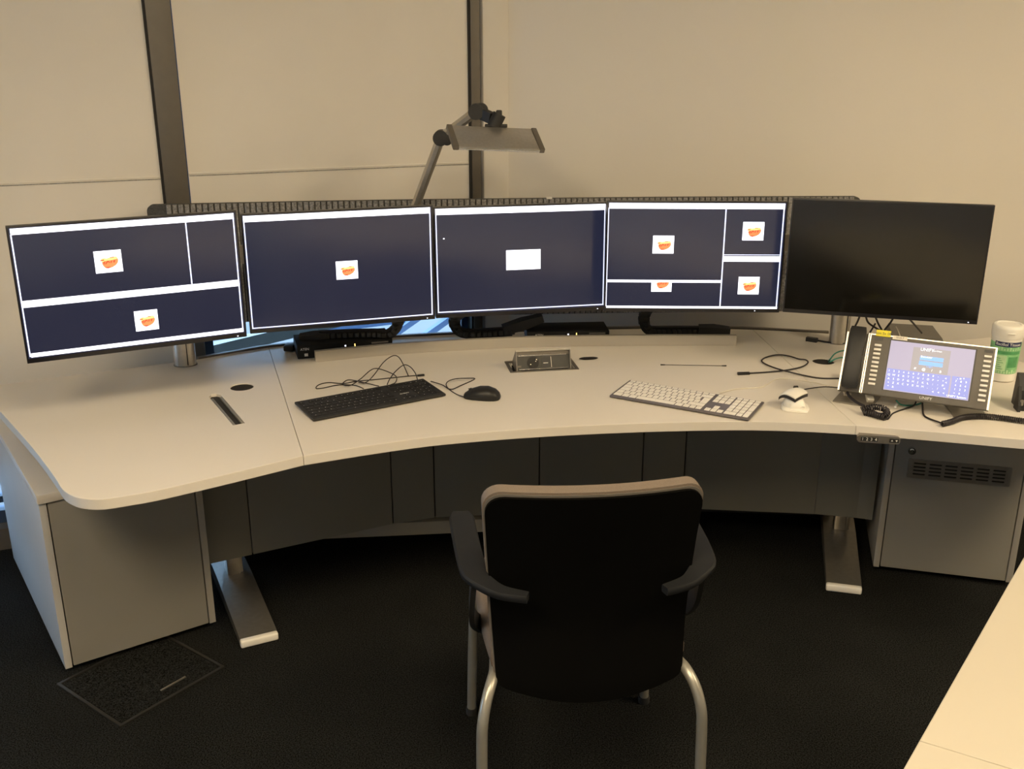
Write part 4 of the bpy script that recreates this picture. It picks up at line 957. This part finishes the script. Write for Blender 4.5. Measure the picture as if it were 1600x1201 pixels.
# ------------------------------------------------------------------ visitor chair
ch = thing('visitor_chair', 'black-backed armchair with beige upholstery and grey tube legs', 'chair', (.183, 1.905, 0), (0, 0, R(6)))
def back_y(u, z):   # rear surface of the back shell: u -1..1 across, z height
    k = (z - .40) / .475
    return .034 + .034 * u * u + .030 * (1 - k) * 0 - .012 * math.sin(pi * min(1, max(0, k))) * -1 - .030 * k * k + (.018 * max(0, .30 - k) / .3) * -1
def back_outline(k):   # halfwidth at k
    return .214 + .026 * k
def shell(b, y0, y1, grow=0, ztop=.874, zbot=.395, seg=26, rows=30):
    """curved back slab between offsets y0 and y1 forward of the rear surface"""
    F, Bk = [], []
    for i in range(rows + 1):
        k = i / rows; ra, rb = [], []
        k = .5 - .5 * cos(pi * k)
        for j in range(seg + 1):
            u = -1 + 2 * j / seg
            zb = zbot - .030 * (1 - u * u) + .0 ; zt = ztop
            z = zb + (zt - zb) * k
            hw = back_outline(k) + grow
            # rounded corners
            rc_ = .045; dt = (ztop - z); dbm = z - zb
            if dt < rc_: hw -= rc_ - math.sqrt(max(0, rc_ ** 2 - (rc_ - dt) ** 2))
            if dbm < .03: hw -= .03 - math.sqrt(max(0, .03 ** 2 - (.03 - dbm) ** 2))
            x = u * hw; uu = x / .24
            yy = back_y(uu, z)
            ra.append(b.verts.new((x, yy + y0, z))); rb.append(b.verts.new((x, yy + y1, z)))
        F.append(ra); Bk.append(rb)
    for i in range(rows):
        for j in range(seg):
            b.faces.new((F[i][j], F[i][j + 1], F[i + 1][j + 1], F[i + 1][j])); b.faces.new((Bk[i][j], Bk[i + 1][j], Bk[i + 1][j + 1], Bk[i][j + 1]))
        b.faces.new((F[i][0], F[i + 1][0], Bk[i + 1][0], Bk[i][0])); b.faces.new((F[i][seg], Bk[i][seg], Bk[i + 1][seg], F[i + 1][seg]))
    for j in range(seg):
        b.faces.new((F[0][j], Bk[0][j], Bk[0][j + 1], F[0][j + 1])); b.faces.new((F[rows][j], F[rows][j + 1], Bk[rows][j + 1], Bk[rows][j]))
add('back_shell', lambda b: shell(b, 0, .010), M['chairsh'], ch, 40)
add('back_cushion', lambda b: shell(b, .012, .050, .004, .885, .40), M['fabric'], ch, 50, 'beige fabric back cushion')
add('back_piping', lambda b: shell(b, .0095, .013, .0025, .879, .397), M['phone'], ch, 40)
def seat(b):
    poly = []
    for x, y in [(-.225, .075), (-.236, .20), (-.24, .38), (-.225, .485), (-.16, .535), (0, .548), (.16, .535), (.225, .485), (.24, .38), (.236, .20), (.225, .075)]: poly.append(Vector((x, y, 0)))
    P = sm_path(poly, 5)
    rings = []
    for k, z in ((.93, .425), (.985, .43), (1, .445), (1, .465), (.985, .478), (.95, .485)):
        rings.append([b.verts.new((p.x * k, .30 + (p.y - .30) * k, z + (.0))) for p in P])
    n = len(P)
    for i in range(len(rings) - 1):
        for j in range(n): b.faces.new((rings[i][j], rings[i][(j + 1) % n], rings[i + 1][(j + 1) % n], rings[i + 1][j]))
    b.faces.new(rings[0][::-1]); b.faces.new(rings[-1])
add('seat', seat, M['fabric'], ch, 50, 'beige fabric seat cushion')
bx('seat_pan', (0, .29, .414), (.40, .42, .018), M['chairsh'], ch, bev=.005)
def legs(sx, rear):
    bm = new_bm()
    if rear: pts = [(sx * .205, .20, .412), (sx * .215, .09, .415), (sx * .226, .045, .412), (sx * .240, .014, .385), (sx * .250, -.004, .34), (sx * .253, -.010, .28), (sx * .255, -.02, .10), (sx * .256, -.03, .012)]
    else: pts = [(sx * .205, .28, .412), (sx * .22, .42, .408), (sx * .236, .452, .36), (sx * .242, .475, .22), (sx * .246, .49, .012)]
    tube(bm, pts, .0128, 16, 8); l = obj('leg', bm, M['chairleg'], ch, 50)
    e = pts[-1]; bm = new_bm(); cyl(bm, (e[0], e[1], .0), (e[0], e[1], .02), .016); obj('glide', bm, M['black2'], l, 40)
for sx in (-1, 1): legs(sx, True); legs(sx, False)
def arm(b, sx):
    P = sm_path([Vector((sx * x, y, z)) for x, y, z in ((.272, .385, .668), (.270, .28, .672), (.266, .17, .672), (.258, .085, .668), (.240, .052, .662), (.205, .020, .655), (.150, -.002, .652))], 6)
    n = len(P)
    sc = []
    for i in range(n):
        k = i / (n - 1); w = .031 if k < .5 else .031 - (k - .5) / .5 * .019
        if k < .06: w *= .75 + .25 * k / .06
        sc.append(w)
    rings = []
    for i, p in enumerate(P):
        tn = (P[min(i + 1, n - 1)] - P[max(i - 1, 0)]).normalized(); s = tn.cross(Vector((0, 0, 1))).normalized(); w = sc[i]; h = .009
        rings.append([b.verts.new(p + s * a * w + Vector((0, 0, c * h))) for a, c in ((-1, -.4), (-.85, -1), (.85, -1), (1, -.4), (1, .5), (.85, 1), (-.85, 1), (-1, .5))])
    for i in range(n - 1):
        for j in range(8): b.faces.new((rings[i][j], rings[i][(j + 1) % 8], rings[i + 1][(j + 1) % 8], rings[i + 1][j]))
    b.faces.new(rings[0][::-1]); b.faces.new(rings[-1])
def arm_support(b, sx):
    P = sm_path([Vector((sx * x, y, z)) for x, y, z in ((.258, .10, .660), (.262, .115, .60), (.262, .15, .53), (.25, .21, .47), (.225, .26, .425))], 5)
    sweep(b, P, [(-.02, -.006), (.02, -.006), (.02, .006), (-.02, .006)], up=(sx, 0, .1))
for sx in (-1, 1):
    a_ = add('armrest', lambda b: arm(b, sx), M['chairarm'], ch, 40)
    add('arm_support', lambda b: arm_support(b, sx), M['black2'], a_, 40)
